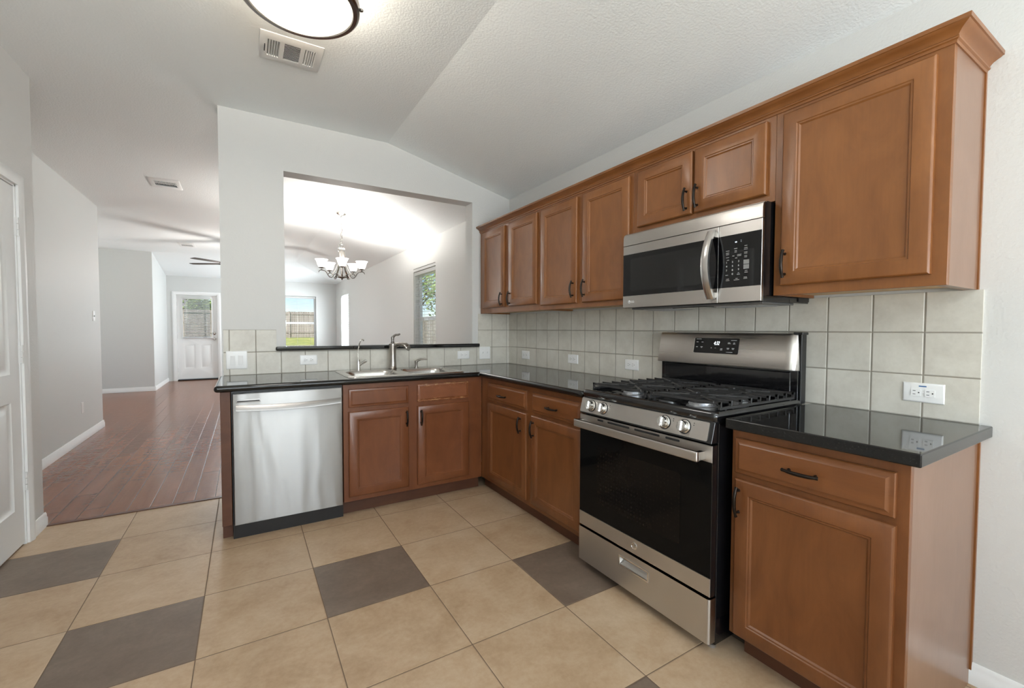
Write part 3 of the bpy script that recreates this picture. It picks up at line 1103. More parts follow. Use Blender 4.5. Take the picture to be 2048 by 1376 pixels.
# filtered water tap
gx, gy = -1.427, -.13
gt = thing('water_filter_tap', 'slim gooseneck drinking-water tap at the left of the sink', 'faucet', (gx, gy, DK))
mb = MB()
mb.lathe([(.022, 0), (.022, .003), (.014, .006), (.0135, .022), (.0125, .03), (.012, .066), (.010, .078), (.006, .084)], (gx, gy, DK), 18)
mb.build('body', M['chrome'], gt)
mb = MB()
pts = [(gx - .001, gy, DK + .08), (gx - .003, gy, DK + .12), (gx + .001, gy, DK + .165), (gx + .008, gy - .004, DK + .205)]
for i in range(8):
    q = PI - PI * i / 7 * .86
    pts.append((gx + .026 + .015 * math.cos(q), gy - .012 - .008 * math.cos(q) * -1, DK + .222 + .016 * math.sin(q)))
mb.tube(pts, [.0045] * (len(pts) - 1) + [.006], 9)
mb.build('spout', M['chrome'], gt)
mb = MB()
mb.tube([(gx, gy, DK + .032), (gx + .022, gy - .012, DK + .052), (gx + .045, gy - .024, DK + .07), (gx + .056, gy - .03, DK + .076)], [.009, .0085, .012, .009], 12)
mb.build('lever', M['chrome'], gt)
# soap pump
px, py = -.964, -.118
st = thing('soap_dispenser', 'small nickel soap dispenser at the right of the faucet', 'dispenser', (px, py, DK))
mb = MB()
mb.lathe([(.018, 0), (.018, .003), (.012, .006), (.0115, .03), (.014, .045), (.014, .056), (.010, .06)], (px, py, DK), 18)
mb.build('body', M['nickel'], st)
mb = MB()
mb.tube([(px, py, DK + .046), (px + .012, py - .006, DK + .058), (px + .032, py - .018, DK + .068), (px + .058, py - .034, DK + .071), (px + .08, py - .048, DK + .070)], [.010, .009, .0075, .0065, .005], 10)
mb.build('nozzle', M['nickel'], st)

# ------------------------------------------------------------------ dishwasher
dw = thing('dishwasher', 'stainless steel dishwasher with a curved grip, left of the sink cabinet', 'dishwasher', (-1.937, -.31, 0))
mb = MB(BACK)
mb.box(-2.244, .0, .02, -1.631, .872, .595)
mb.build('tub_body', M['black_plastic'], dw)
mb = MB(BACK)
x0, x1, z0, z1 = -2.237, -1.638, .092, .862
mb.rects(x0, x1, z0, z1, [(0, .597), (0, .632), (.003, .637), (.006, .638)])
part_label(mb.build('door', M['steel_dw'], dw), 'brushed stainless door with wavy reflections')
# grip: dark bar whose lower edge bows down
mb = MB(BACK)
n = 24
rings = []
for i in range(n + 1):
    s_ = i / n
    x = -2.220 + .574 * s_
    bow = .011 * math.sin(PI * s_)
    zt, zb = .797 - bow * .9, .764 - bow
    rings.append([(x, zt, .638), (x, zt - .002, .641), (x, (zt + zb) / 2, .647), (x, zb + .004, .656), (x, zb, .656), (x, zb - .001, .652), (x, zb + .003, .638)])
mb.loft(rings)
part_label(mb.build('handle', M['steel_dark'], dw, sharp=60), 'dark curved grip bar')
mb = MB(BACK)
mb.rects(-2.219, -2.096, .808, .827, [(0, .638), (0, .6395), (.003, .640)])
dp = mb.build('vent', M['steel_dark'], dw)
mb = MB(BACK)
mb.box(-2.214, .814, .640, -2.101, .820, .6406)
mb.build('slot', M['dark_hole'], dp)
mb = MB(BACK)
mb.box(-2.240, .008, .40, -1.636, .090, .575)
mb.rects(-2.240, -1.636, .012, .090, [(0, .575), (.002, .578)])
mb.box(-2.10, .022, .578, -1.74, .026, .583)
tp = mb.build('toe_panel', M['black_plastic'], dw)
for x in (-2.205, -1.671):
    mb = MB(BACK)
    mb.rects(x - .012, x + .012, .028, .076, [(0, .578), (.002, .5795), (.005, .5785)])
    mb.lathe([(.006, 0), (.006, .003), (.003, .0035)], BACK(x, .052, .579), 10, (0, -1, 0))
    mb.build('screw_plate', M['black_enamel'], tp)

# ------------------------------------------------------------------ stove
RY0, RY1 = 1.866, 2.626      # along a = -y
rg = thing('gas_range', 'freestanding stainless gas range with black oven door', 'stove', (-.35, -2.246, 0))
mb = MB(RIGHT)
mb.box(RY0 + .003, .03, .03, RY1 - .003, .905, .648)
mb.build('body', M['black_enamel'], rg, bev=.003)
for a, d in ((RY0 + .04, .60), (RY1 - .035, .62), (RY0 + .04, .1), (RY1 - .04, .1)):
    mb = MB()
    p = RIGHT(a, 0, d)
    mb.lathe([(.016, 0), (.016, .012), (.009, .016), (.009, .032)], p, 12)
    mb.build('foot', M['alu'], rg)
# cooktop with raised rim and recessed pan
mb = MB(RIGHT)
def rectr(a0, a1, d0, d1, z, r=.02):
    return [(x, z, y) for x, y in rr(a0, a1, d0, d1, r, 4)]
mb.loft([rectr(RY0, RY1, .03, .668, .893), rectr(RY0 - .001, RY1 + .001, .03, .674, .905), rectr(RY0 - .001, RY1 + .001, .03, .674, .922), rectr(RY0 + .004, RY1 - .004, .034, .668, .930),
         rectr(RY0 + .03, RY1 - .03, .06, .640, .930), rectr(RY0 + .045, RY1 - .045, .075, .625, .914, .03), rectr(RY0 + .2, RY1 - .2, .2, .5, .912, .03)])
part_label(mb.build('cooktop', M['black_enamel'], rg, sharp=50), 'glossy black enamel cooktop')
# burners
for (a, d, r) in ((2.055, .50, .046), (2.445, .50, .052), (2.055, .225, .04), (2.445, .225, .036)):
    mb = MB()
    mb.lathe([(r + .012, 0), (r + .012, .004), (r + .002, .008), (r, .020), (r - .004, .022)], RIGHT(a, .912, d), 26)
    for i in range(26):
        q = 2 * PI * i / 26
        mb.tube([RIGHT(a + (r - .002) * math.cos(q), .926, d + (r - .002) * math.sin(q)), RIGHT(a + (r + .003) * math.cos(q), .926, d + (r + .003) * math.sin(q))], .0022, 5, raw=True)
    bo = mb.build('burner', M['alu'], rg)
    mb = MB()
    mb.lathe([(r - .003, .022), (r - .001, .025), (r - .004, .030), (r - .02, .033), (0, .033)], RIGHT(a, .912, d), 24)
    mb.build('burner_cap', M['iron'], bo)
# cast-iron grates: left and right halves
for (g0, g1) in ((RY0 + .018, 2.240), (2.252, RY1 - .018)):
    mb = MB(RIGHT)
    zt, hw = .962, .0042
    ds = [.075 + i * (.612 - .075) / 8 for i in range(9)]
    for k, d in enumerate(ds):
        mb.box(g0, zt - .012, d - hw, g1, zt, d + hw)                      # bars along the range
        for aa in (g0, g1 - .012):
            mb.box(aa, .936, d - hw, aa + .012, zt, d + hw)              # bar ends turned down
    for aa in (g0, g1 - .011):
        mb.box(aa, .931, ds[0] - .006, aa + .011, .941, ds[-1] + .006)       # side rails
    for aa in (g0 + (g1 - g0) * .33, g0 + (g1 - g0) * .67):
        mb.box(aa - .005, zt - .013, ds[0], aa + .005, zt - .001, ds[-1])
    gc = (g0 + g1) / 2
    for dc in (.225, .50):
        for sx in (-1, 1):
            for sy in (-1, 1):
                mb.tube([(gc + sx * .15, zt - .004, dc + sy * .115), (gc + sx * .028, zt - .002, dc + sy * .024)], .0062, 6)
    for aa in (g0 + .006, g1 - .006):
        for d in (ds[0] + .03, ds[-1] - .03):
            mb.box(aa - .006, .914 if .02 < 1 else 0, d - .006, aa + .006, .934, d + .006)
    mb.build('burner_grate', M['iron'], rg, bev=.0012, seg=1)
# slanted control panel with knobs
mb = MB(RIGHT)
def sl(z):      # front plane of the control panel
    return .690 - (z - .818) * .26
mb.loft([[(a, .812, .62), (a, .812, sl(.812)), (a, .893, sl(.893)), (a, .893, .62)] for a in (RY0 + .004, RY1 - .004)])
cpb = mb.build('control_panel_frame', M['black_enamel'], rg, bev=.003)
mb = MB(RIGHT)
pa0, pa1 = RY0 + .006, RY1 - .022
for_r = rr(pa0, pa1, .820, .889, .006, 4)
mb.loft([[(x, y, sl(y) + .0005) for x, y in for_r], [(x, y, sl(y) + .003) for x, y in for_r]])
cp = mb.build('control_panel', M['steel_y'], rg)
kn = Vector((-1, 0, .26)).normalized()
for a in (1.952, 2.036, 2.402, 2.498):
    mb = MB()
    c = RIGHT(a, .856, sl(.856) + .003)
    mb.lathe([(.0265, 0), (.0265, .003), (.0225, .006), (.0215, .022), (.020, .026), (.012, .027), (0, .027)], c, 28, kn)
    kb = mb.build('knob', M['chrome'], rg)
    mb = MB()
    mb.lathe([(.0295, 0), (.0295, .0015), (.027, .002)], c, 28, kn)
    mb.build('knob_ring', M['black_plastic'], kb)
    upv = Vector((0, 0, 1)); upv = (upv - kn * upv.dot(kn)).normalized()
    sdv = kn.cross(upv)
    mb = MB()
    rings = []
    for h, e in ((.024, .0075), (.034, .0060), (.036, .0045)):
        cc = c + kn * h
        rings.append([cc + upv * .020 * sy + sdv * e * sx for sx, sy in ((-1, -1), (1, -1), (1, 1), (-1, 1))])
    mb.loft(rings, raw=True)
    mb.build('knob_grip', M['chrome'], kb, bev=.002)
    mb = MB()
    for (oa, ob) in ((.040, .020), (.040, .012)):
        p = RIGHT(a + oa, .856 + ob, sl(.856 + ob) + .003)
        mb.lathe([(.0022, 0), (.0022, .0004), (0, .0005)], p, 8, kn)
    mb.build('knob_mark', M['black_plastic'], cp)
# oven door
OD = .688
mb = MB(RIGHT)
mb.rects(RY0 + .004, RY1 - .002, .228, .806, [(0, .652), (0, OD - .004), (.002, OD - .002), (.004, OD - .002)])
od = mb.build('oven_door', M['black_enamel'], rg)
mb = MB(RIGHT)
mb.rects(RY0 + .004, RY1 - .002, .3005, .742, [(0, OD - .002), (.001, OD)])
part_label(mb.build('door_glass', M['oven_glass'], od), 'black oven door glass')
# faint dot screen and oven window seen in the glass
m = mat('oven_window_screen', (.004, .004, .004), .05, **{'Specular IOR Level': .12})
vo = N(m, 'ShaderNodeTexVoronoi')
vo.inputs['Scale'].default_value = 55
vo.inputs['Randomness'].default_value = .15
L(m, objco(m, (1, 1, 1)), vo.inputs['Vector'])
L(m, ramp(m, vo.outputs['Distance'], [(.18, (.020, .016, .012)), (.4, (.006, .005, .0045))]), bsdf(m).inputs['Base Color'])
mb = MB(RIGHT)
wr = rr(RY0 + .13, RY1 - .14, .375, .665, .012, 4)
mb.loft([[(x, y, OD) for x, y in wr], [(x, y, OD + .0004) for x, y in wr]])
mb.build('oven_window', m, od)
mb = MB(RIGHT)
mb.rects(RY0 + .004, RY1 - .002, .230, .3005, [(0, OD - .002), (.0012, OD + .001)])
lb = mb.build('lower_band', M['steel_y'], od)
mb = MB(RIGHT)
mb.rects(RY0 + .004, RY1 - .002, .742, .806, [(0, OD - .002), (.0012, OD + .001)])
ub = mb.build('upper_band', M['steel_y'], od)
mb = MB(RIGHT)
for s0, s1 in ((.135, .175), (.205, .345), (.375, .515), (.545, .615)):
    mb.loft([[(x, y, z) for x, y in rr(RY0 + s0, RY0 + s1, .790, .799, .004, 3)] for z in (OD + .001, OD + .0016)])
mb.build('vent_slots', M['dark_hole'], od)
mb = MB(RIGHT)
ha0, ha1 = RY0 + .012, RY1 - .030
mb.rects(ha0, ha1, .746, .784, [(0, OD + .036), (0, OD + .050), (.004, OD + .053)])
for aa in (ha0, ha1 - .022):
    mb.box(aa, .749, OD + .001, aa + .022, .781, OD + .038)
part_label(mb.build('handle', M['steel_y'], od, bev=.0025), 'flat stainless bar handle')
# round emblem with interlaced script strokes
ec = RIGHT(2.248, .268, OD + .001)
mb = MB()
mb.lathe([(.0165, 0), (.0165, .0015), (.0150, .002), (.0145, .0012), (0, .0012)], ec, 30, (-1, 0, 0))
em = mb.build('emblem', M['chrome'], rg)
mb = MB()
def ep(u, v):
    return RIGHT(2.248 + u, .268 + v, OD + .0026)
mb.tube([ep(.0105 * math.cos(q), .0105 * math.sin(q)) for q in [2 * PI * i / 28 for i in range(28)]], .0006, 5, raw=True, closed=True)
for sx in (-1, 1):
    mb.tube([ep(sx * (.004 + .0035 * math.cos(q)), .001 + .0055 * math.sin(q)) for q in [.5 + 4.6 * i / 16 for i in range(17)]], .0007, 5, raw=True)
    mb.tube([ep(sx * .001, -.002), ep(sx * .004, -.001), ep(sx * .006, -.004)], .0007, 5, raw=True)
mb.build('emblem_script', M['dark_nickel'], em)
# storage drawer with recessed pull
SD = .690
mb = MB(RIGHT)
s0, s1, q0, q1 = RY0 + .004, RY1 - .002, .046, .219
pr_ = (2.162, 2.330, .147, .186)
hole = [(pr_[0], pr_[2]), (pr_[1], pr_[2]), (pr_[1], pr_[3]), (pr_[0], pr_[3])]
outer = [(s0, q0), (s1 - .012, q0), (s1 - .012, q1), (s0, q1)]
mb.plate(outer, [hole], SD)
arc = [(s1 - .012 + .012 * math.sin(t), SD - .012 + .012 * math.cos(t)) for t in [PI / 2 * i / 6 for i in range(7)]]
mb.loft([[(a, q0, d) for a, d in arc] + [(s1, q0, .652)], [(a, q1, d) for a, d in arc] + [(s1, q1, .652)]], False, False, closed=False)
mb.add([(s0, q0, SD), (s0, q1, SD), (s0, q1, .652), (s0, q0, .652)], [(0, 1, 2, 3)])
for z in (q0, q1):
    mb.add([(s0, z, SD), (s1 - .012, z, SD)] + [(a, z, d) for a, d in arc[1:]] + [(s1, z, .652), (s0, z, .652)], [tuple(range(10))])
mb.loft([[(pr_[0], pr_[2], SD), (pr_[1], pr_[2], SD), (pr_[1], pr_[3], SD), (pr_[0], pr_[3], SD)], [(pr_[0] + .006, pr_[2] + .024, SD - .022), (pr_[1] - .006, pr_[2] + .024, SD - .022), (pr_[1] - .006, pr_[3] - .001, SD - .026), (pr_[0] + .006, pr_[3] - .001, SD - .026)]], False, True)
drw = mb.build('storage_drawer', M['steel_y'], rg)
mb = MB(RIGHT)
mb.rects(*pr_, [(-.005, SD), (-.005, SD + .003), (-.002, SD + .004), (.003, SD + .003), (.003, SD)], False, False)
mb.build('recessed_pull', M['chrome'], drw)
# backguard
def bgd(z):      # front surface of the steel console
    return .105 - (z - 1.06) * .19
mb = MB(RIGHT)
b0, b1 = RY0 + .004, RY1 - .004
rings = []
for e, a in ((0, b0), (0, b1 - .05)):
    rings.append([(a, 1.058, .03), (a, 1.058, bgd(1.058) - .004), (a, 1.064, bgd(1.064)), (a, 1.214, bgd(1.214)), (a, 1.224, bgd(1.224) - .006), (a, 1.226, .03)])
for k in range(1, 7):
    q = PI / 2 * k / 6
    a = b1 - .05 + .05 * math.sin(q)
    dd = .05 * (1 - math.cos(q))
    rings.append([(a, 1.058, .03), (a, 1.058, max(bgd(1.058) - .004 - dd, .031)), (a, 1.064, max(bgd(1.064) - dd, .031)), (a, 1.214, max(bgd(1.214) - dd, .031)), (a, 1.224, max(bgd(1.224) - .006 - dd, .031)), (a, 1.226, .03)])
mb.loft(rings)
bg = mb.build('console', M['steel_bg'], rg, sharp=50)
mb = MB(RIGHT)
mb.box(b0 + .003, .915, .03, b1 - .003, 1.060, .072)
mb.rects(RY0 + .03, RY1 - .035, .945, 1.052, [(0, .072), (.004, .077)])
mb.build('rear_panel', M['black_enamel'], rg, bev=.008, seg=3)
mb = MB(RIGHT)
mb.box(b1 - .002, .91, .02, b1 + .006, 1.224, .062)
mb.box(b1 - .03, 1.218, .014, b1 + .010, 1.230, .066)
mb.build('end_cap', M['black_plastic'], rg, bev=.003)
mb = MB(RIGHT)
cr = rr(2.104, 2.352, 1.118, 1.197, .006, 4)
mb.loft([[(x, y, bgd(y) + .0004) for x, y in cr], [(x, y, bgd(y) + .003) for x, y in cr]])
ck = mb.build('display', M['black_glass'], rg)
class CF:
    pass
def CONS(a, b, d=0.0):
    return RIGHT(a, b, bgd(b) + .0031 + d)
text_mesh('clock_digits', '4:32', .026, CONS, 2.232, 1.170, 0, M['led'], ck, squeeze=.72, shear=.25)
for a, b, w, h in ((2.127, 1.191, .03, .0022), (2.120, 1.175, .011, .003), (2.150, 1.175, .011, .003), (2.120, 1.149, .010, .003), (2.148, 1.150, .013, .003), (2.148, 1.145, .007, .002),
                   (2.262, 1.143, .012, .003), (2.262, 1.137, .012, .0024), (2.205, 1.146, .007, .0015), (2.228, 1.146, .007, .0015),
                   (2.325, 1.187, .030, .0022), (2.300, 1.175, .012, .003), (2.302, 1.170, .016, .0024), (2.328, 1.174, .008, .003), (2.328, 1.169, .012, .0024),
                   (2.298, 1.147, .013, .003), (2.298, 1.142, .010, .0024), (2.325, 1.147, .013, .003), (2.325, 1.142, .010, .0024), (2.307, 1.127, .034, .0022)):
    mb = MB(CONS)
    mb.box(a - w / 2, b - h / 2, 0, a + w / 2, b + h / 2, .0004)
    mb.build('key_label', M['print'], ck)
mb = MB(CONS)
mb.box(2.2045, 1.1425, 0, 2.2055, 1.1495, .0004)
mb.build('key_label', M['print'], ck)
mb = MB(CONS)
mb.box(2.100, 1.119, -.003, 2.1035, 1.196, .001)
mb.build('display_edge', M['chrome'], ck)

# ------------------------------------------------------------------ microwave
MZ0, MZ1 = 1.358, 1.756
MA0, MA1 = 1.872, 2.628
mw = thing('microwave', 'stainless over-the-range microwave under the short cabinet', 'microwave', (-.2, -2.25, MZ0))
mb = MB(RIGHT)
mb.box(MA0 + .004, MZ0 + .022, .010, MA1 - .004, MZ1 + .006, .352)
mb.box(MA0 + .004, MZ0 - .001, .010, MA1 - .004, MZ0 + .024, .352)
mb.build('body', M['black_enamel'], mw)
mb = MB(RIGHT)
mb.box(MA0, MZ0 - .001, .352, MA1, MZ1, .380)
mb.build('front_bezel', M['black_enamel'], mw, bev=.002)
MF = .394
mb = MB(RIGHT)
mb.loft([[(a, 1.6915, .378), (a, 1.6915, MF), (a, 1.735, MF - .001), (a, 1.750, MF - .006), (a, 1.757, MF - .018), (a, 1.757, .378)] for a in (MA0, MA1)])
mb.build('top_vent_panel', M['steel_y'], mw, bev=.001)
SPL = 2.438
mb = MB(RIGHT)
gl = (MA0 + .004, SPL - .072, 1.424, 1.640)
mb.rects(MA0, SPL - .001, MZ0, 1.689, [(0, .380), (0, MF - .001), (.001, MF)])
md = mb.build('door', M['steel_y'], mw)
mb = MB(RIGHT)
mb.box(MA0 + .002, 1.421, MF - .001, SPL - .0015, 1.643, MF + .0012)
mb.build('door_glass', M['black_glass'], md)
m2 = mat('microwave_window_screen', (.012, .012, .012), .06)
mb = MB(RIGHT)
wr = rr(MA0 + .055, SPL - .075, 1.446, 1.618, .012, 4)
mb.loft([[(x, y, z) for x, y in wr] for z in (MF + .0012, MF + .0016)])
mb.build('window', m2, md)
# bowed handle
mb = MB(RIGHT)
n = 18
rings = []
for i in range(n + 1):
    s_ = -1 + 2 * i / n
    z = 1.525 + .150 * s_
    out = .014 + .046 * (1 - s_ * s_)
    a = SPL - .026
    hw_ = .017
    rings.append([(a - hw_, z, MF + out - .009), (a + hw_, z, MF + out - .009), (a + hw_, z, MF + out + .003), (a + hw_ * .6, z, MF + out + .006), (a - hw_ * .6, z, MF + out + .006), (a - hw_, z, MF + out + .003)])
mb.loft(rings)
for z in (1.392, 1.658):
    mb.box(SPL - .042, z - .012, MF, SPL - .010, z + .012, MF + .018)
part_label(mb.build('handle', M['nickel_satin'], md, sharp=50), 'bowed satin steel handle')
mb = MB(RIGHT)
mb.rects(SPL + .001, MA1, MZ0, 1.689, [(0, .380), (0, MF - .001), (.001, MF)])
mc = mb.build('control_panel', M['steel_y'], mw)
mb = MB(RIGHT)
mb.box(SPL + .0015, 1.421, MF - .001, MA1 - .001, 1.643, MF + .0012)
kp = mb.build('keypad_glass', M['black_glass'], mw)
d = MF + .0013
text_mesh('clock_colon', ':', .016, RIGHT, 2.541, 1.613, d, M['led_dim'], kp)
mb = MB(RIGHT)
mb.box(2.515, 1.6075, d, 2.523, 1.6125, d + .0004)
mb.build('display_mark', M['led_dim'], kp)
rowz = [1.528, 1.511, 1.494, 1.477]
for i, row in enumerate((('1', '2', '3'), ('4', '5', '6'), ('7', '8', '9'), ('', '0', ''))):
    for j, ch in enumerate(row):
        if ch:
            text_mesh('key_digit', ch, .011, RIGHT, 2.478 + .027 * j, rowz[i], d, M['print'], kp)
for a, b, w, h in ((2.482, 1.577, .016, .003), (2.482, 1.568, .014, .003), (2.482, 1.562, .014, .003), (2.482, 1.549, .014, .003), (2.484, 1.538, .010, .003),
                   (2.518, 1.583, .014, .0035), (2.518, 1.574, .010, .003), (2.518, 1.568, .010, .003), (2.508, 1.553, .009, .003), (2.534, 1.556, .018, .003), (2.534, 1.551, .018, .003),
                   (2.521, 1.543, .009, .003), (2.562, 1.589, .012, .003), (2.562, 1.580, .014, .003), (2.562, 1.574, .016, .003), (2.562, 1.562, .014, .003), (2.562, 1.557, .014, .003), (2.562, 1.547, .012, .003), (2.562, 1.542, .012, .003),
                   (2.565, 1.486, .011, .003), (2.565, 1.479, .014, .003), (2.480, 1.474, .012, .003), (2.532, 1.480, .006, .003), (2.532, 1.474, .013, .003),
                   (2.484, 1.457, .012, .003), (2.484, 1.451, .016, .003), (2.524, 1.457, .010, .003), (2.524, 1.451, .024, .003), (2.562, 1.459, .014, .003), (2.562, 1.454, .016, .003)):
    mb = MB(RIGHT)
    mb.box(a - w / 2, b - h / 2, d, a + w / 2, b + h / 2, d + .0004)
    mb.build('key_label', M['print_dim'], kp)
for b in (1.522, 1.502):
    mb = MB(RIGHT)
    mb.box(2.553, b - .009, d, 2.577, b + .009, d + .0004)
    mb.build('start_key' if b > 1.51 else 'stop_key', M['print_dim'], kp)
# maker's mark on the lower left of the door
lc = RIGHT(1.918, 1.389, MF)
mb = MB()
mb.lathe([(.0085, 0), (.0085, .0008), (.0078, .001), (0, .001)], lc, 20, (-1, 0, 0))
lg = mb.build('logo_disc', M['plastic'], md)
mb = MB()
def lp(u, v):
    return RIGHT(1.918 + u, 1.389 + v, MF + .0014)
mb.tube([lp(.0058 * math.cos(q), .0058 * math.sin(q)) for q in [PI * .5 + 4.9 * i / 18 for i in range(19)]], .0006, 5, raw=True)
mb.tube([lp(.0058, 0), lp(.001, 0)], .0006, 5, raw=True)
mb.tube([lp(-.0005, .003), lp(-.0005, -.0025), lp(.0025, -.0025)], .0006, 5, raw=True)
mb.build('logo_lettering', M['dark_nickel'], md)
text_mesh('logo_letters', 'LG', .017, RIGHT, 1.943, 1.389, MF + .0004, M['plastic'], md)
# underside: charcoal filters and lamp
mb = MB(RIGHT)
mb.box(MA0 + .02, MZ0 - .009, .10, MA1 - .02, MZ0 - .001, .345)
up_ = mb.build('bottom_plate', M['grey_metal'], mw, bev=.002)
mb = MB(RIGHT)
mb.box(2.15, MZ0 - .0115, .12, 2.33, MZ0 - .009, .33)
mb.build('lamp_cover', M['black_glass'], up_)
for f0, f1 in ((MA0 + .06, MA0 + .25), (MA1 - .27, MA1 - .06)):
    mb = MB(RIGHT)
    mb.rects(f0, f1, 0, .001, [(0, .13)], False, False)
    mb = MB(RIGHT)
    mb.box(f0, MZ0 - .012, .14, f1, MZ0 - .009, .30)
    for i in range(9):
        a = f0 + (f1 - f0) * (i + .5) / 9
        mb.box(a - .003, MZ0 - .014, .145, a + .003, MZ0 - .012, .295)
    mb.build('grease_filter', M['alu'], up_)
mb = MB(RIGHT)
mb.box(MA0 + .04, MZ0 + .006, .012, MA1 + .0, MZ0 + .024, .10)
mb.build('rear_lip', M['black_plastic'], mw)

# ------------------------------------------------------------------ outlets and switches
def plate_thing(name, F, a0, a1, b0, b1, label, cat, d=TD, group=None):
    t = thing(name, label, cat, F((a0 + a1) / 2, (b0 + b1) / 2, d), group)
    mb = MB(F)
    mb.rects(a0, a1, b0, b1, [(0, d), (0, d + .003), (.003, d + .006), (.006, d + .0065)])
    mb.build('wall_plate', M['plastic'], t)
    return t
def receptacle(F, a, b, t, d=TD):
    """duplex face lying sideways, ground pin on the right"""
    mb = MB(F)
    o = []
    for i in range(24):
        q = 2 * PI * i / 24
        o.append((a + max(-.0125, min(.0125, .0175 * math.cos(q))) * 1.15, b + max(-.0135, min(.0135, .0175 * math.sin(q)))))
    mb.loft([[(x, y, d + .0060) for x, y in o], [(x, y, d + .0085) for x, y in o]])
    r = mb.build('receptacle', M['plastic'], t)
    mb = MB(F)
    for s in (-1, 1):
        mb.box(a - .009, b + s * .0062 - .001, d + .0085, a - .001, b + s * .0062 + .001, d + .0088)
    mb.lathe([(.0024, 0), (.0024, .0003), (0, .0003)], F(a + .0082, b, d + .0085), 10, F.N)
    mb.build('slots', M['dark_hole'], r)
def outlet(F, a0, a1, b0, b1, label, decora=False, mark=False):
    t = plate_thing('outlet', F, a0, a1, b0, b1, label, 'outlet')
    c, b = (a0 + a1) / 2, (b0 + b1) / 2
    w = a1 - a0
    if decora:
        mb = MB(F)
        mb.rects(c - .034, c + .034, b - .0165, b + .0165, [(0, TD + .0062), (0, TD + .0085), (.001, TD + .009)])
        mb.build('gfci_face', M['plastic'], t)
        for s in (-1, 1):
            mb = MB(F)
            for k in (-1, 1):
                mb.box(c + s * .02 - .008, b + k * .0062 - .001, TD + .009, c + s * .02 - .001, b + k * .0062 + .001, TD + .0093)
            mb.lathe([(.0024, 0), (.0024, .0003), (0, .0003)], F(c + s * .02 + .007, b, TD + .009), 10, F.N)
            mb.build('slots', M['dark_hole'], t)
        mb = MB(F)
        mb.box(c - .004, b - .012, TD + .009, c + .004, b - .003, TD + .0105)
        mb.box(c - .004, b + .003, TD + .009, c + .004, b + .012, TD + .0105)
        mb.build('test_buttons', M['plastic'], t)
    else:
        for s in (-1, 1):
            receptacle(F, c + s * .0195, b, t)
    mb = MB(F)
    mb.lathe([(.003, 0), (.003, .0008), (0, .001)], F(c, b, TD + .0065), 10, F.N)
    mb.build('screw', M['plastic'], t)
    if mark:
        mb = MB(F)
        mb.box(c - .012, b + .022, TD + .0064, c + .010, b + .0265, TD + .0068)
        part_label(mb.build('label_mark', M['blue_mark'], t), 'small faded blue label')
    return t
outlet(BACK, -1.822, -1.703, .970, 1.043, 'white outlet on the tiles left of the sink, below the ledge', decora=True)
outlet(BACK, -.543, -.428, .972, 1.044, 'white outlet under the right end of the pass-through ledge')
outlet(RIGHT, .248, .366, .973, 1.045, 'white outlet on the right-wall tiles nearest the corner')
outlet(RIGHT, .917, 1.035, .978, 1.046, 'white outlet in the middle of the tiles between corner and stove')
outlet(RIGHT, 1.520, 1.636, .976, 1.044, 'white outlet just left of the stove')
outlet(RIGHT, 2.966, 3.084, .971, 1.043, 'white outlet with faded blue label right of the stove', mark=True)
t = plate_thing('light_switch', BACK, -2.283, -2.157, .958, 1.084, 'white double rocker switch at the left end of the counter', 'switch')
for s in (-1, 1):
    mb = MB(BACK)
    c = -2.220 + s * .023
    mb.rects(c - .0165, c + .0165, .9875, 1.0545, [(0, TD + .006), (0, TD + .0075), (.0015, TD + .008)])
    fr = mb.build('rocker_frame', M['plastic'], t)
    mb = MB(BACK)
    mb.loft([[(c + e, .992, TD + .008), (c + e, .992, TD + .0085), (c + e, 1.021, TD + .0095), (c + e, 1.050, TD + .013), (c + e, 1.050, TD + .008)] for e in (-.0135, .0135)])
    mb.build('rocker', M['plastic'], fr)
t = plate_thing('light_switch', BACK, -.324, -.213, .964, 1.077, 'white double toggle switch plate in the kitchen corner', 'switch')
for s in (-1, 1):
    mb = MB(BACK)
    c = -.2685 + s * .023
    mb.box(c - .0045, 1.008, TD + .006, c + .0045, 1.033, TD + .008)
    mb.loft([[(c + e, 1.016, TD + .008), (c + e, 1.024, TD + .008), (c + e, 1.034, TD + .019), (c + e, 1.029, TD + .020)] for e in (-.003, .003)])
    mb.build('toggle', M['plastic'], t)
    mb = MB(BACK)
    for z in (.990, 1.051):
        mb.lathe([(.0028, 0), (.0028, .0008), (0, .001)], BACK(c, z, TD + .0063), 10, (0, -1, 0))
    mb.build('screws', M['hinge'], t)
t = plate_thing('light_switch', W2F, 3.43, 3.505, 1.325, 1.445, 'small white switch plate on the hall wall near its far edge', 'switch', 0.0)
mb = MB(W2F)
mb.box(3.462, 1.375, .006, 3.473, 1.395, .016)
mb.build('toggle', M['plastic'], t)
t = plate_thing('wall_outlet', W2F, 2.90, 2.975, .305, .425, 'small white outlet low on the hall wall', 'outlet', 0.0)
mb = MB(W2F)
for z in (.345, .385):
    mb.rects(2.9375 - .015, 2.9375 + .015, z - .014, z + .014, [(0, .0062), (.001, .008)])
mb.build('receptacle', M['plastic'], t)

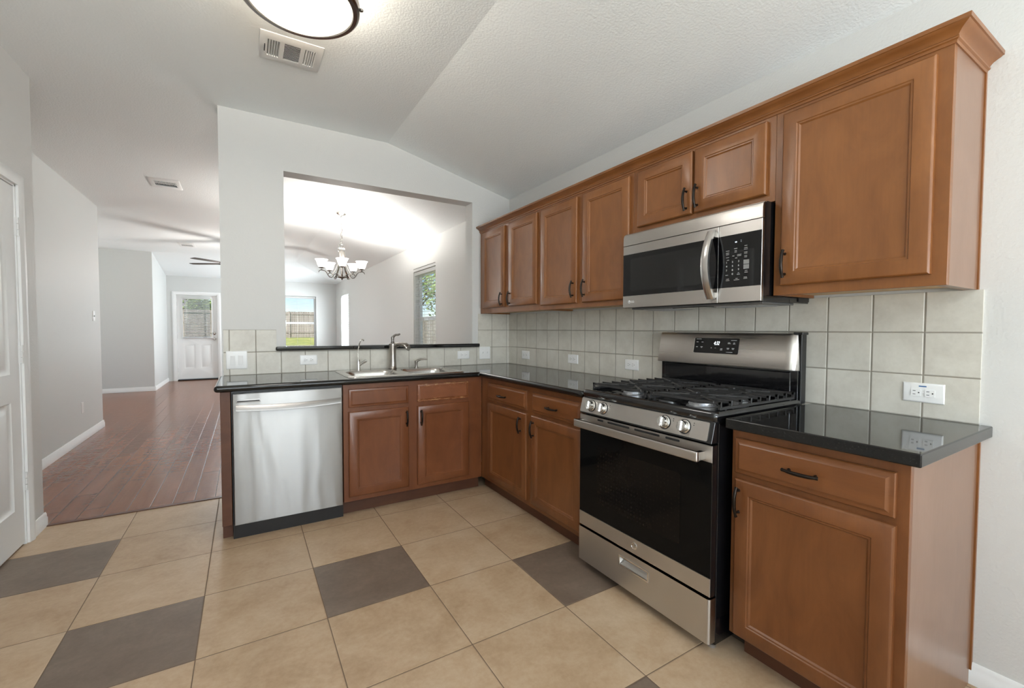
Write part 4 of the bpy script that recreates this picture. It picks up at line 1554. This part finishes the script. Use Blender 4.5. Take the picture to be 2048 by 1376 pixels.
# ------------------------------------------------------------------ ceiling vents
def vent(x0, x1, y0, y1, label, kind):
    z = ZC
    t = thing('ceiling_vent', label, 'vent', ((x0 + x1) / 2, (y0 + y1) / 2, z))
    mb = MB(lambda a, b, d=0.0: Vector((a, b, z - d)))
    banks = []
    w, h = x1 - x0, y1 - y0
    if kind == 3:
        banks = [(x0 + w * .12, x0 + w * .31, 'y'), (x0 + w * .38, x0 + w * .64, 'x'), (x0 + w * .71, x0 + w * .89, 'y')]
        yy0, yy1 = y0 + h * .2, y0 + h * .8
    else:
        banks = [(x0 + w * .16, x0 + w * .86, 'g')]
        yy0, yy1 = y0 + h * .22, y0 + h * .74
    holes = [[(b[0], yy0), (b[1], yy0), (b[1], yy1), (b[0], yy1)] for b in banks]
    outer = [(x0 + .012, y0 + .012), (x1 - .012, y0 + .012), (x1 - .012, y1 - .012), (x0 + .012, y1 - .012)]
    mb.plate(outer, holes, .010)
    mb.rects(x0, x1, y0, y1, [(0, 0), (.0, .004), (.012, .010)], False, False)
    for b in banks:
        mb.rects(b[0], b[1], yy0, yy1, [(0, .010), (0, .002)], False, False)
    mb.build('frame', M['white'], t)
    mb = MB(lambda a, b, d=0.0: Vector((a, b, z - d)))
    for b in banks:
        mb.box(b[0], yy0, .0005, b[1], yy1, .002)
    mb.build('duct', M['dark_hole'], t)
    mb = MB(lambda a, b, d=0.0: Vector((a, b, z - d)))
    for b in banks:
        if b[2] == 'y':
            n = 5
            for i in range(n):
                x = b[0] + (b[1] - b[0]) * (i + .5) / n
                mb.add([(x - .002, yy0, .003), (x - .002, yy1, .003), (x + .005, yy1, .011), (x + .005, yy0, .011), (x, yy0, .003), (x, yy1, .003), (x + .007, yy1, .011), (x + .007, yy0, .011)],
                       [(0, 1, 2, 3), (4, 7, 6, 5), (3, 2, 6, 7), (0, 3, 7, 4), (1, 5, 6, 2)])
        else:
            n = 13 if b[2] == 'x' else 3
            for i in range(n):
                y = yy0 + (yy1 - yy0) * (i + .5) / n
                mb.add([(b[0], y + .003, .003), (b[1], y + .003, .003), (b[1], y - .003, .010), (b[0], y - .003, .010), (b[0], y + .0045, .003), (b[1], y + .0045, .003), (b[1], y - .0015, .010), (b[0], y - .0015, .010)],
                       [(0, 1, 2, 3), (4, 7, 6, 5), (3, 2, 6, 7), (0, 3, 7, 4), (1, 5, 6, 2)])
            if b[2] == 'g':
                n = 14
                for i in range(n):
                    x = b[0] + (b[1] - b[0]) * (i + .5) / n
                    mb.box(x - .003, yy0 + (yy1 - yy0) * .0, .004, x + .003, yy0 + (yy1 - yy0) * .62, .010)
    mb.build('louvers', M['white'], t, weld=False)
    if kind == 3:
        mb = MB(lambda a, b, d=0.0: Vector((a, b, z - d)))
        mb.box(x0 + w * .07, y0 + h * .40, .010, x0 + w * .083, y0 + h * .62, .018)
        mb.build('damper_lever', M['dark_hole'], t)
vent(-2.080, -1.780, -1.030, -.770, 'white three-way ceiling vent beside the kitchen light', 3)
vent(-2.985, -2.722, 2.04, 2.39, 'white ceiling vent over the wood floor hall', 1)
vent(-3.160, -2.915, 6.05, 6.50, 'small white ceiling vent far down the hall near the fan', 1)

# ------------------------------------------------------------------ kitchen ceiling light
lx, ly = -1.949, -1.55
kl = thing('flush_mount_light', 'round flush ceiling light with glowing white bowl and metal ring', 'ceiling light', (lx, ly, ZC))
mb = MB()
mb.lathe([(.075, 0), (.075, -.018), (.06, -.028), (.02, -.03), (0, -.03)], (lx, ly, ZC), 30)
mb.build('canopy', M['dark_nickel'], kl)
mb = MB()
mb.lathe([(.216, -.100), (.226, -.098), (.232, -.104), (.236, -.124), (.233, -.146), (.224, -.154), (.208, -.155), (.205, -.150), (.212, -.146), (.213, -.104), (.216, -.100)], (lx, ly, ZC), 64, cap0=False, cap1=False)
mb.build('ring', M['dark_nickel'], kl)
mb = MB()
pr = [(.214, -.128)]
for i in range(1, 11):
    q = PI / 2 * i / 10
    pr.append((.214 * math.cos(q), -.128 - .075 * math.sin(q)))
mb.lathe(pr, (lx, ly, ZC), 64, cap0=False, cap1=False)
part_label(mb.build('glass_bowl', M['bowl_glow'], kl), 'glowing white glass bowl')
for k in range(3):
    q = math.radians(105) + k * 2 * PI / 3
    cx, cy = lx + .19 * math.cos(q), ly + .19 * math.sin(q)
    mb = MB()
    mb.tube([(lx + .06 * math.cos(q), ly + .06 * math.sin(q), ZC - .02), (lx + .225 * math.cos(q), ly + .225 * math.sin(q), ZC - .115)], .005, 8)
    mb.lathe([(.006, 0), (.008, .004), (.006, .012), (.002, .015)], (lx + .235 * math.cos(q), ly + .235 * math.sin(q), ZC - .130), 10, (math.cos(q), math.sin(q), 0))
    mb.build('ring_arm', M['dark_nickel'], kl)
KL_E = LE['bulb']
for k in range(2):
    q = 1.2 + PI * k
    lo = lamp('kitchen_bulb', 'POINT', (lx + .07 * math.cos(q), ly + .07 * math.sin(q), ZC - .095), KL_E, (1, .88, .72), shadow_soft_size=.03)
lamp('kitchen_bowl_light', 'AREA', (lx, ly, ZC - .208), LE['bowl'], (1, .975, .94), shape='DISK', size=.36)

# ------------------------------------------------------------------ chandelier
chx, chy = -1.08, 2.42
zceil = min(ZC, ZL + .244 * -chx)
ch = thing('chandelier', 'five-arm brushed nickel chandelier with glowing glass shades in the dining room', 'chandelier', (chx, chy, zceil))
Z0 = 1.893          # height of the hub bottom
mb = MB()
tl = math.atan(.244)
axc = Vector((0, 0, -1))
mb.lathe([(.062, -.012), (.062, .010), (.054, .020), (.024, .030), (.010, .036), (.008, .05)], (chx, chy, zceil), 28, axc)
mb.build('canopy', M['nickel'], ch)
ZCOL = Z0 + .385
mb = MB()
z = zceil - .045
i = 0
while z > ZCOL + .055:
    pts = []
    for k in range(14):
        q = 2 * PI * k / 14
        u, w = .0085 * math.cos(q), .020 * math.sin(q)
        pts.append((chx + (u if i % 2 else 0), chy + (0 if i % 2 else u), z - .016 + w))
    mb.tube(pts, .0018, 6, closed=True)
    z -= .033
    i += 1
mb.build('chain', M['nickel'], ch)
mb = MB()
pts = []
for k in range(30):
    s_ = k / 29
    zz = zceil - .04 - s_ * (zceil - .04 - ZCOL + .06)
    amp = .012 + .035 * math.exp(-((s_ - .9) / .12) ** 2)
    pts.append((chx - amp * (1 if s_ > .6 else math.cos(s_ * 26)), chy + .008 * math.sin(s_ * 26), zz))
mb.tube(pts, .003, 6)
mb.build('cord', M['nickel'], ch)
mb = MB()
pts = [(chx + .016 * math.cos(q), chy, ZCOL + .036 + .022 * math.sin(q)) for q in [2 * PI * k / 16 for k in range(16)]]
mb.tube(pts, .003, 6, closed=True)
mb.lathe([(.008, .02), (.012, .012), (.048, .004), (.050, 0), (.046, -.006), (.018, -.01)], (chx, chy, ZCOL), 24)
mb.build('top_collar', M['nickel'], ch)
mb = MB()
mb.lathe([(.0, -.022), (.008, -.020), (.010, -.010), (.006, -.004), (.020, .0), (.058, .010), (.060, .016), (.045, .022), (.018, .030), (.012, .05), (.016, .065), (.016, .085), (.010, .10), (.010, .14), (.006, .155), (.006, .36)], (chx, chy, Z0), 22)
mb.build('hub', M['dark_nickel'], ch)
cam_dir = math.atan2(CAM.y - chy, CAM.x - chx)
shade_loc = []
for k in range(5):
    q = cam_dir + 2 * PI * k / 5 + .02
    cq, sq = math.cos(q), math.sin(q)
    def rp(r, z):
        return (chx + cq * r, chy + sq * r, Z0 + z)
    mb = MB()
    # strap from the collar flaring down to the scroll
    prof_ = [(.034, .355), (.036, .30), (.040, .24), (.050, .18), (.072, .12), (.100, .07), (.126, .035), (.150, .018)]
    rings = []
    sv = Vector((-sq, cq, 0))
    for i, (r, z) in enumerate(prof_):
        c = Vector(rp(r, z))
        r2, z2 = prof_[min(i + 1, len(prof_) - 1)]
        r1, z1 = prof_[max(i - 1, 0)]
        t_ = Vector((cq * (r2 - r1), sq * (r2 - r1), z2 - z1)).normalized()
        nn = t_.cross(sv).normalized()
        rings.append([c + sv * .010 + nn * .0025, c - sv * .010 + nn * .0025, c - sv * .010 - nn * .0025, c + sv * .010 - nn * .0025])
    mb.loft(rings, raw=True)
    mb.build('strap', M['nickel'], ch, sharp=60)
    mb = MB()
    arm = [(.030, .018), (.055, .045), (.080, .055), (.100, .042), (.112, .018), (.130, .004), (.155, .006), (.175, .030), (.192, .062), (.214, .082), (.238, .085), (.252, .098), (.252, .115)]
    mb.tube([rp(r, z) for r, z in arm], [.006] * len(arm), 9)
    mb.tube([rp(r, z) for r, z in ((.225, .085), (.262, .088), (.284, .072), (.288, .055))], [.005, .005, .0045, .003], 8)
    mb.lathe([(.012, .108), (.034, .114), (.036, .120), (.028, .124), (.026, .150), (.024, .152)], rp(.252, 0), 20)
    am = mb.build('arm', M['dark_nickel'], ch)
    mb = MB()
    sp = [(.026, .124), (.034, .126), (.044, .140), (.052, .165), (.058, .190), (.066, .208), (.077, .220), (.075, .2215), (.064, .210), (.056, .191), (.050, .166), (.042, .142), (.032, .130), (.02, .130)]
    mb.lathe(sp, rp(.252, 0), 26, cap0=True, cap1=True)
    part_label(mb.build('shade', M['shade_glow'], ch, sharp=60), 'glowing white glass shade')
    shade_loc.append(rp(.252, .208))
CH_E = LE['chand']
for p in shade_loc:
    lamp('chandelier_bulb', 'POINT', p, CH_E, (1, .97, .92), shadow_soft_size=.025)

# ------------------------------------------------------------------ ceiling fan
fx_, fy_, fz = -2.36, 5.5, 2.36
FAN_A = 150
fan = thing('ceiling_fan', 'dark-bladed ceiling fan partly hidden behind the half wall', 'fan', (fx_, fy_, ZC))
mb = MB()
mb.lathe([(.07, 0), (.07, -.02), (.05, -.05), (.014, -.06), (.014, -.25)], (fx_, fy_, ZC), 20)
mb.build('downrod', M['dark_nickel'], fan)
mb = MB()
mb.lathe([(.03, .10), (.09, .085), (.115, .05), (.115, -.02), (.09, -.05), (.06, -.06)], (fx_, fy_, fz), 28)
mb.build('motor_housing', M['dark_nickel'], fan)
for k in range(5):
    q = math.radians(FAN_A) + 2 * PI * k / 5
    cq, sq = math.cos(q), math.sin(q)
    mb = MB(lambda r, w, z: Vector((fx_ + cq * r - sq * w, fy_ + sq * r + cq * w, fz + z)))
    mb.box(.09, -.018, -.012, .20, .018, -.004)
    mb.loft([[(r, -w, -.004), (r, w, .002), (r, w, .008), (r, -w, .002)] for r, w in ((.17, .045), (.25, .060), (.60, .066), (.67, .055), (.68, .04))])
    mb.build('blade', M['fan_blade'], fan, bev=.001, seg=1)
mb = MB()
mb.lathe([(.06, -.06), (.105, -.075), (.11, -.09), (.09, -.125), (.05, -.145), (0, -.15)], (fx_, fy_, fz), 26)
mb.build('light_bowl', M['fan_glow'], fan)
lamp('fan_bulb', 'POINT', (fx_, fy_, fz - .23), LE['fan'], (1, .95, .9), shadow_soft_size=.08)

# ------------------------------------------------------------------ outside
mb = MB()
gx = [-40, -15, -6, 0, 8, 40]
gy = [-12, 9.4, 14, 30, 60]
def gz(x, y):
    return -.15 if y < 10 else -.15 + (min(y, 30) - 10) / 20 * .75
pts, fs = [], []
for j, y in enumerate(gy):
    for i, x in enumerate(gx):
        pts.append((x, y, gz(x, y)))
nx = len(gx)
for j in range(len(gy) - 1):
    for i in range(nx - 1):
        fs.append((j * nx + i, j * nx + i + 1, (j + 1) * nx + i + 1, (j + 1) * nx + i))
mb.add(pts, fs)
struct(mb.build('ground', M['lawn']), 'sunlit lawn behind the house', 'lawn')
def fence(p0, p1, zb, h, label, post_side=-1):
    p0, p1 = Vector(p0), Vector(p1)
    d = (p1 - p0)
    ln = d.length
    d.normalize()
    n = Vector((d.y, -d.x, 0))
    t = thing('fence', label, 'fence', ((p0 + p1) / 2 + Vector((0, 0, zb))))
    T = lambda a, b, dd=0.0: p0 + d * a + Vector((0, 0, b)) + n * dd
    mb = MB(T)
    a = 0
    while a < ln:
        hh = h + random.uniform(-.015, .015)
        mb.box(a, zb + .04, 0, a + .138, zb + hh, .018)
        a += .146
    mb.build('pickets', M['fence'], t, weld=False)
    for z in (.35, 1.0, 1.6):
        mb = MB(T)
        mb.box(0, zb + z, .018, ln, zb + z + .085, .055)
        mb.build('rail', M['fence'], t)
    a = .4
    while a < ln:
        mb = MB(T)
        mb.box(a, zb - .1, .055, a + .09, zb + h + .02, .145)
        mb.build('post', M['fence'], t)
        a += 2.4
    return t
fence((-12, 30, 0), (4.0, 30, 0), .60, 1.8, 'weathered wooden fence across the far end of the lawn')
fence((4.2, -2, 0), (4.2, 29.6, 0), -.10, 1.75, 'weathered wooden fence along the side yard beyond the dining windows')

def tree(x, y, zb, h, r, label, n=1900):
    t = thing('tree', label, 'tree', (x, y, zb))
    mb = MB()
    mb.tube([(x, y, zb - .1), (x + .1, y, zb + h * .3), (x - .05, y + .1, zb + h * .6)], [.16, .12, .06], 8)
    for k in range(5):
        q = k * 1.3
        mb.tube([(x + .05, y, zb + h * .35), (x + r * .5 * math.cos(q), y + r * .5 * math.sin(q), zb + h * .62)], [.07, .03], 6)
    mb.build('trunk', M['bark'], t)
    mb = MB()
    lobes = [(random.uniform(-.45, .45) * r, random.uniform(-.45, .45) * r, zb + h * random.uniform(.42, .82), r * random.uniform(.38, .6)) for _ in range(11)]
    for _ in range(n):
        lx_, ly_, lz_, lr_ = random.choice(lobes)
        v = Vector((random.gauss(0, 1), random.gauss(0, 1), random.gauss(0, 1))).normalized() * lr_ * random.uniform(.6, 1)
        c = Vector((x + lx_, y + ly_, lz_)) + v
        u = Vector((random.gauss(0, 1), random.gauss(0, 1), random.gauss(0, 1))).normalized()
        w = u.orthogonal().normalized()
        s_ = random.uniform(.07, .15)
        b_ = u.cross(w) * s_ * .5
        mb.add([c - w * s_, c + b_, c + w * s_, c - b_ + u * .05], [(0, 1, 2, 3)], raw=True)
    mb.build('foliage', M['leaf'], t, weld=False)
    return t
tree(7.2, 17.5, -.1, 5.2, 2.3, 'leafy green tree beyond the side fence, seen by the near dining window')
tree(6.6, 22.5, -.1, 6.0, 2.6, 'tall green tree further along behind the side fence')
tree(-9.0, 34, .6, 4.2, 2.0, 'small green tree behind the back fence, seen by the back door')
tree(-4.6, 36, .6, 3.4, 1.7, 'low green tree behind the back fence near the neighbouring roof')
hs = thing('neighbour_house', 'neighbouring house with grey roof behind the back fence', 'house', (-8.5, 42, .6))
mb = MB()
mb.box(-13, 39.5, .5, -4.8, 47, 2.9)
mb.build('house_wall', M['siding'], hs)
mb = MB()
mb.add([(-13.5, 39, 2.9), (-4.3, 39, 2.9), (-4.3, 47.5, 2.9), (-13.5, 47.5, 2.9), (-11, 43, 4.5), (-7, 43, 4.5)],
       [(0, 1, 5, 4), (1, 2, 5), (2, 3, 4, 5), (3, 0, 4), (3, 2, 1, 0)])
mb.build('roof', M['shingle'], hs)
